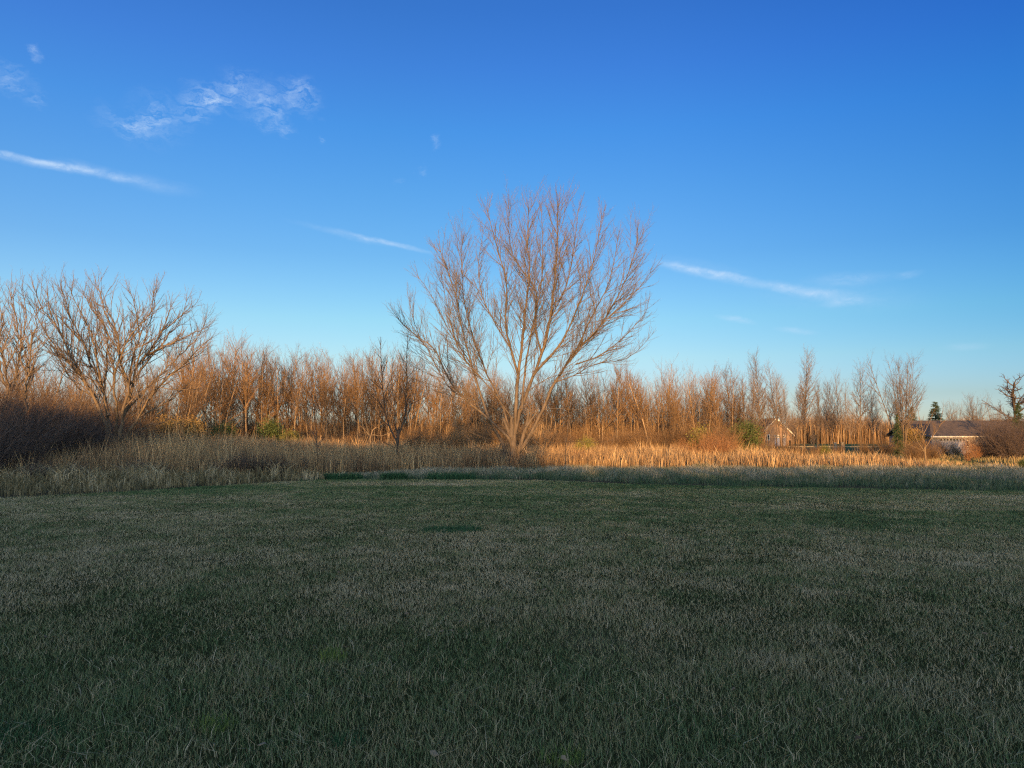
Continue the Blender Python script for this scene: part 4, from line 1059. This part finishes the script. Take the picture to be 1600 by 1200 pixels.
def blob(src, x0, y0, x1, y1, w, amp):
    a = azel(x0, y0); b = azel(x1, y1); cx, cy = (a[0]+b[0])/2, (a[1]+b[1])/2
    L = math.hypot(b[0]-a[0], b[1]-a[1])/2; th = math.atan2(b[1]-a[1], b[0]-a[0])
    mp = N(nt, 'ShaderNodeMapping'); mp.vector_type = 'TEXTURE'
    mp.inputs['Location'].default_value = (cx, cy, 0); mp.inputs['Rotation'].default_value = (0, 0, th); mp.inputs['Scale'].default_value = (L, w/1200, 1)
    nt.links.new(src.outputs[0], mp.inputs['Vector'])
    sp_ = N(nt, 'ShaderNodeSeparateXYZ'); nt.links.new(mp.outputs[0], sp_.inputs[0])
    cc = N(nt, 'ShaderNodeCombineXYZ'); nt.links.new(sp_.outputs[0], cc.inputs[0]); nt.links.new(sp_.outputs[1], cc.inputs[1])
    ln = N(nt, 'ShaderNodeVectorMath', operation='LENGTH'); nt.links.new(cc.outputs[0], ln.inputs[0])
    m = N(nt, 'ShaderNodeMapRange'); m.interpolation_type = 'SMOOTHSTEP'
    m.inputs['From Min'].default_value = 1; m.inputs['From Max'].default_value = 0; m.inputs['To Min'].default_value = 0; m.inputs['To Max'].default_value = amp
    nt.links.new(ln.outputs['Value'], m.inputs['Value'])
    return m
def total(lst):
    acc = None
    for m in lst:
        if acc is None: acc = m.outputs[0]; continue
        a = N(nt, 'ShaderNodeMath', operation='ADD'); nt.links.new(acc, a.inputs[0]); nt.links.new(m.outputs[0], a.inputs[1]); acc = a.outputs[0]
    return acc
puffs = [(150, 215, 300, 165, 24, .75), (265, 165, 375, 148, 34, .95), (300, 140, 480, 165, 48, .25), (160, 205, 330, 170, 50, .3), (300, 152, 370, 160, 14, .8), (320, 128, 420, 126, 14, .6), (345, 130, 400, 150, 14, .7),
         (370, 140, 460, 200, 34, .8), (425, 132, 515, 165, 34, 1.0), (425, 190, 470, 208, 14, .6), (484, 211, 512, 216, 8, .6), (40, 72, 72, 94, 12, .8),
         (-10, 90, 30, 150, 30, .5), (20, 135, 90, 165, 20, .4), (668, 210, 694, 220, 12, .7), (645, 262, 668, 268, 9, .3), (610, 280, 635, 288, 8, .3),
         (120, 170, 260, 215, 30, .3), (280, 175, 330, 190, 14, .4)]
trails = [(-160, 205, 275, 293, 8, .75), (-40, 226, 190, 281, 5, .6), (60, 245, 250, 290, 11, .35), (150, 270, 330, 305, 15, .25), (515, 356, 700, 402, 5.5, .8), (430, 338, 660, 394, 8, .3),
          (990, 404, 1290, 462, 10, .55), (1040, 412, 1190, 438, 6, .7), (1000, 400, 1200, 440, 18, .2), (1170, 440, 1300, 458, 11, .6), (1230, 440, 1440, 430, 14, .3), (1200, 448, 1400, 474, 14, .4), (1010, 408, 1110, 424, 9, .5), (1230, 462, 1330, 452, 7, .3), (1110, 492, 1190, 508, 7, .6), (1200, 512, 1290, 523, 7, .5),
          (1270, 478, 1370, 468, 9, .4), (1390, 436, 1450, 424, 8, .3), (1460, 540, 1560, 541, 8, .3), (1140, 455, 1500, 470, 30, .15)]
pA = total([blob(dA, *q) for q in puffs]); pB = total([blob(dB, *q) for q in trails])
mp = N(nt, 'ShaderNodeMapping'); mp.inputs['Rotation'].default_value = (0, 0, R(-18)); mp.inputs['Scale'].default_value = (1, 3.4, 1)
nt.links.new(dA.outputs[0], mp.inputs['Vector'])
nn = noise(nt, mp.outputs[0], 38, 7, .68)
nm_ = N(nt, 'ShaderNodeMapRange'); nm_.inputs['From Min'].default_value = .40; nm_.inputs['From Max'].default_value = .78
nt.links.new(nn.outputs['Fac'], nm_.inputs['Value'])
ma = N(nt, 'ShaderNodeMath', operation='MULTIPLY'); nt.links.new(pA, ma.inputs[0]); nt.links.new(nm_.outputs[0], ma.inputs[1])
nm2 = N(nt, 'ShaderNodeMapRange'); nm2.inputs['From Min'].default_value = .3; nm2.inputs['From Max'].default_value = .7; nm2.inputs['To Min'].default_value = .25
nt.links.new(nn.outputs['Fac'], nm2.inputs['Value'])
mb = N(nt, 'ShaderNodeMath', operation='MULTIPLY'); nt.links.new(pB, mb.inputs[0]); nt.links.new(nm2.outputs[0], mb.inputs[1])
su = N(nt, 'ShaderNodeMath', operation='ADD', use_clamp=True); nt.links.new(ma.outputs[0], su.inputs[0]); nt.links.new(mb.outputs[0], su.inputs[1])
fm = N(nt, 'ShaderNodeMath', operation='MULTIPLY'); nt.links.new(su.outputs[0], fm.inputs[0]); fm.inputs[1].default_value = .7
cm = N(nt, 'ShaderNodeMix', data_type='RGBA'); nt.links.new(fm.outputs[0], cm.inputs[0])
nt.links.new(sc_.outputs[0], cm.inputs[6])
CLOUD = (5.2, 6.6, 8.4, 1)
cm.inputs[7].default_value = CLOUD
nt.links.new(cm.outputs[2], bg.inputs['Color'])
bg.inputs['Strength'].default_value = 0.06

# ================================================================== SUN AND CAMERA
L = bpy.data.lights.new('sun', 'SUN'); L.energy = 5.0; L.angle = R(0.5); L.color = (1.0, 0.52, 0.17)
so = bpy.data.objects.new('sun', L); C.objects.link(so)
dirv = Vector((math.sin(SUN_AZ)*math.cos(SUN_EL), math.cos(SUN_AZ)*math.cos(SUN_EL), -math.sin(SUN_EL)))
so.rotation_euler = dirv.to_track_quat('-Z', 'Y').to_euler(); so.location = (-20, -40, 30)
cam = bpy.data.cameras.new('camera'); co = bpy.data.objects.new('camera', cam); C.objects.link(co)
cam.sensor_width = 36; cam.lens = 27; cam.clip_end = 9000; cam.clip_start = .1
co.location = (0, 0, CAMZ); co.rotation_euler = (math.pi/2+PITCH, 0, 0)
S.camera = co
S.view_settings.view_transform = 'Standard'; S.view_settings.look = 'None'
S.view_settings.exposure = 1.0; S.view_settings.gamma = 1
S.cycles.use_denoising = False
S.cycles.filter_width = 1.25
S.cycles.max_bounces = 4; S.cycles.diffuse_bounces = 2
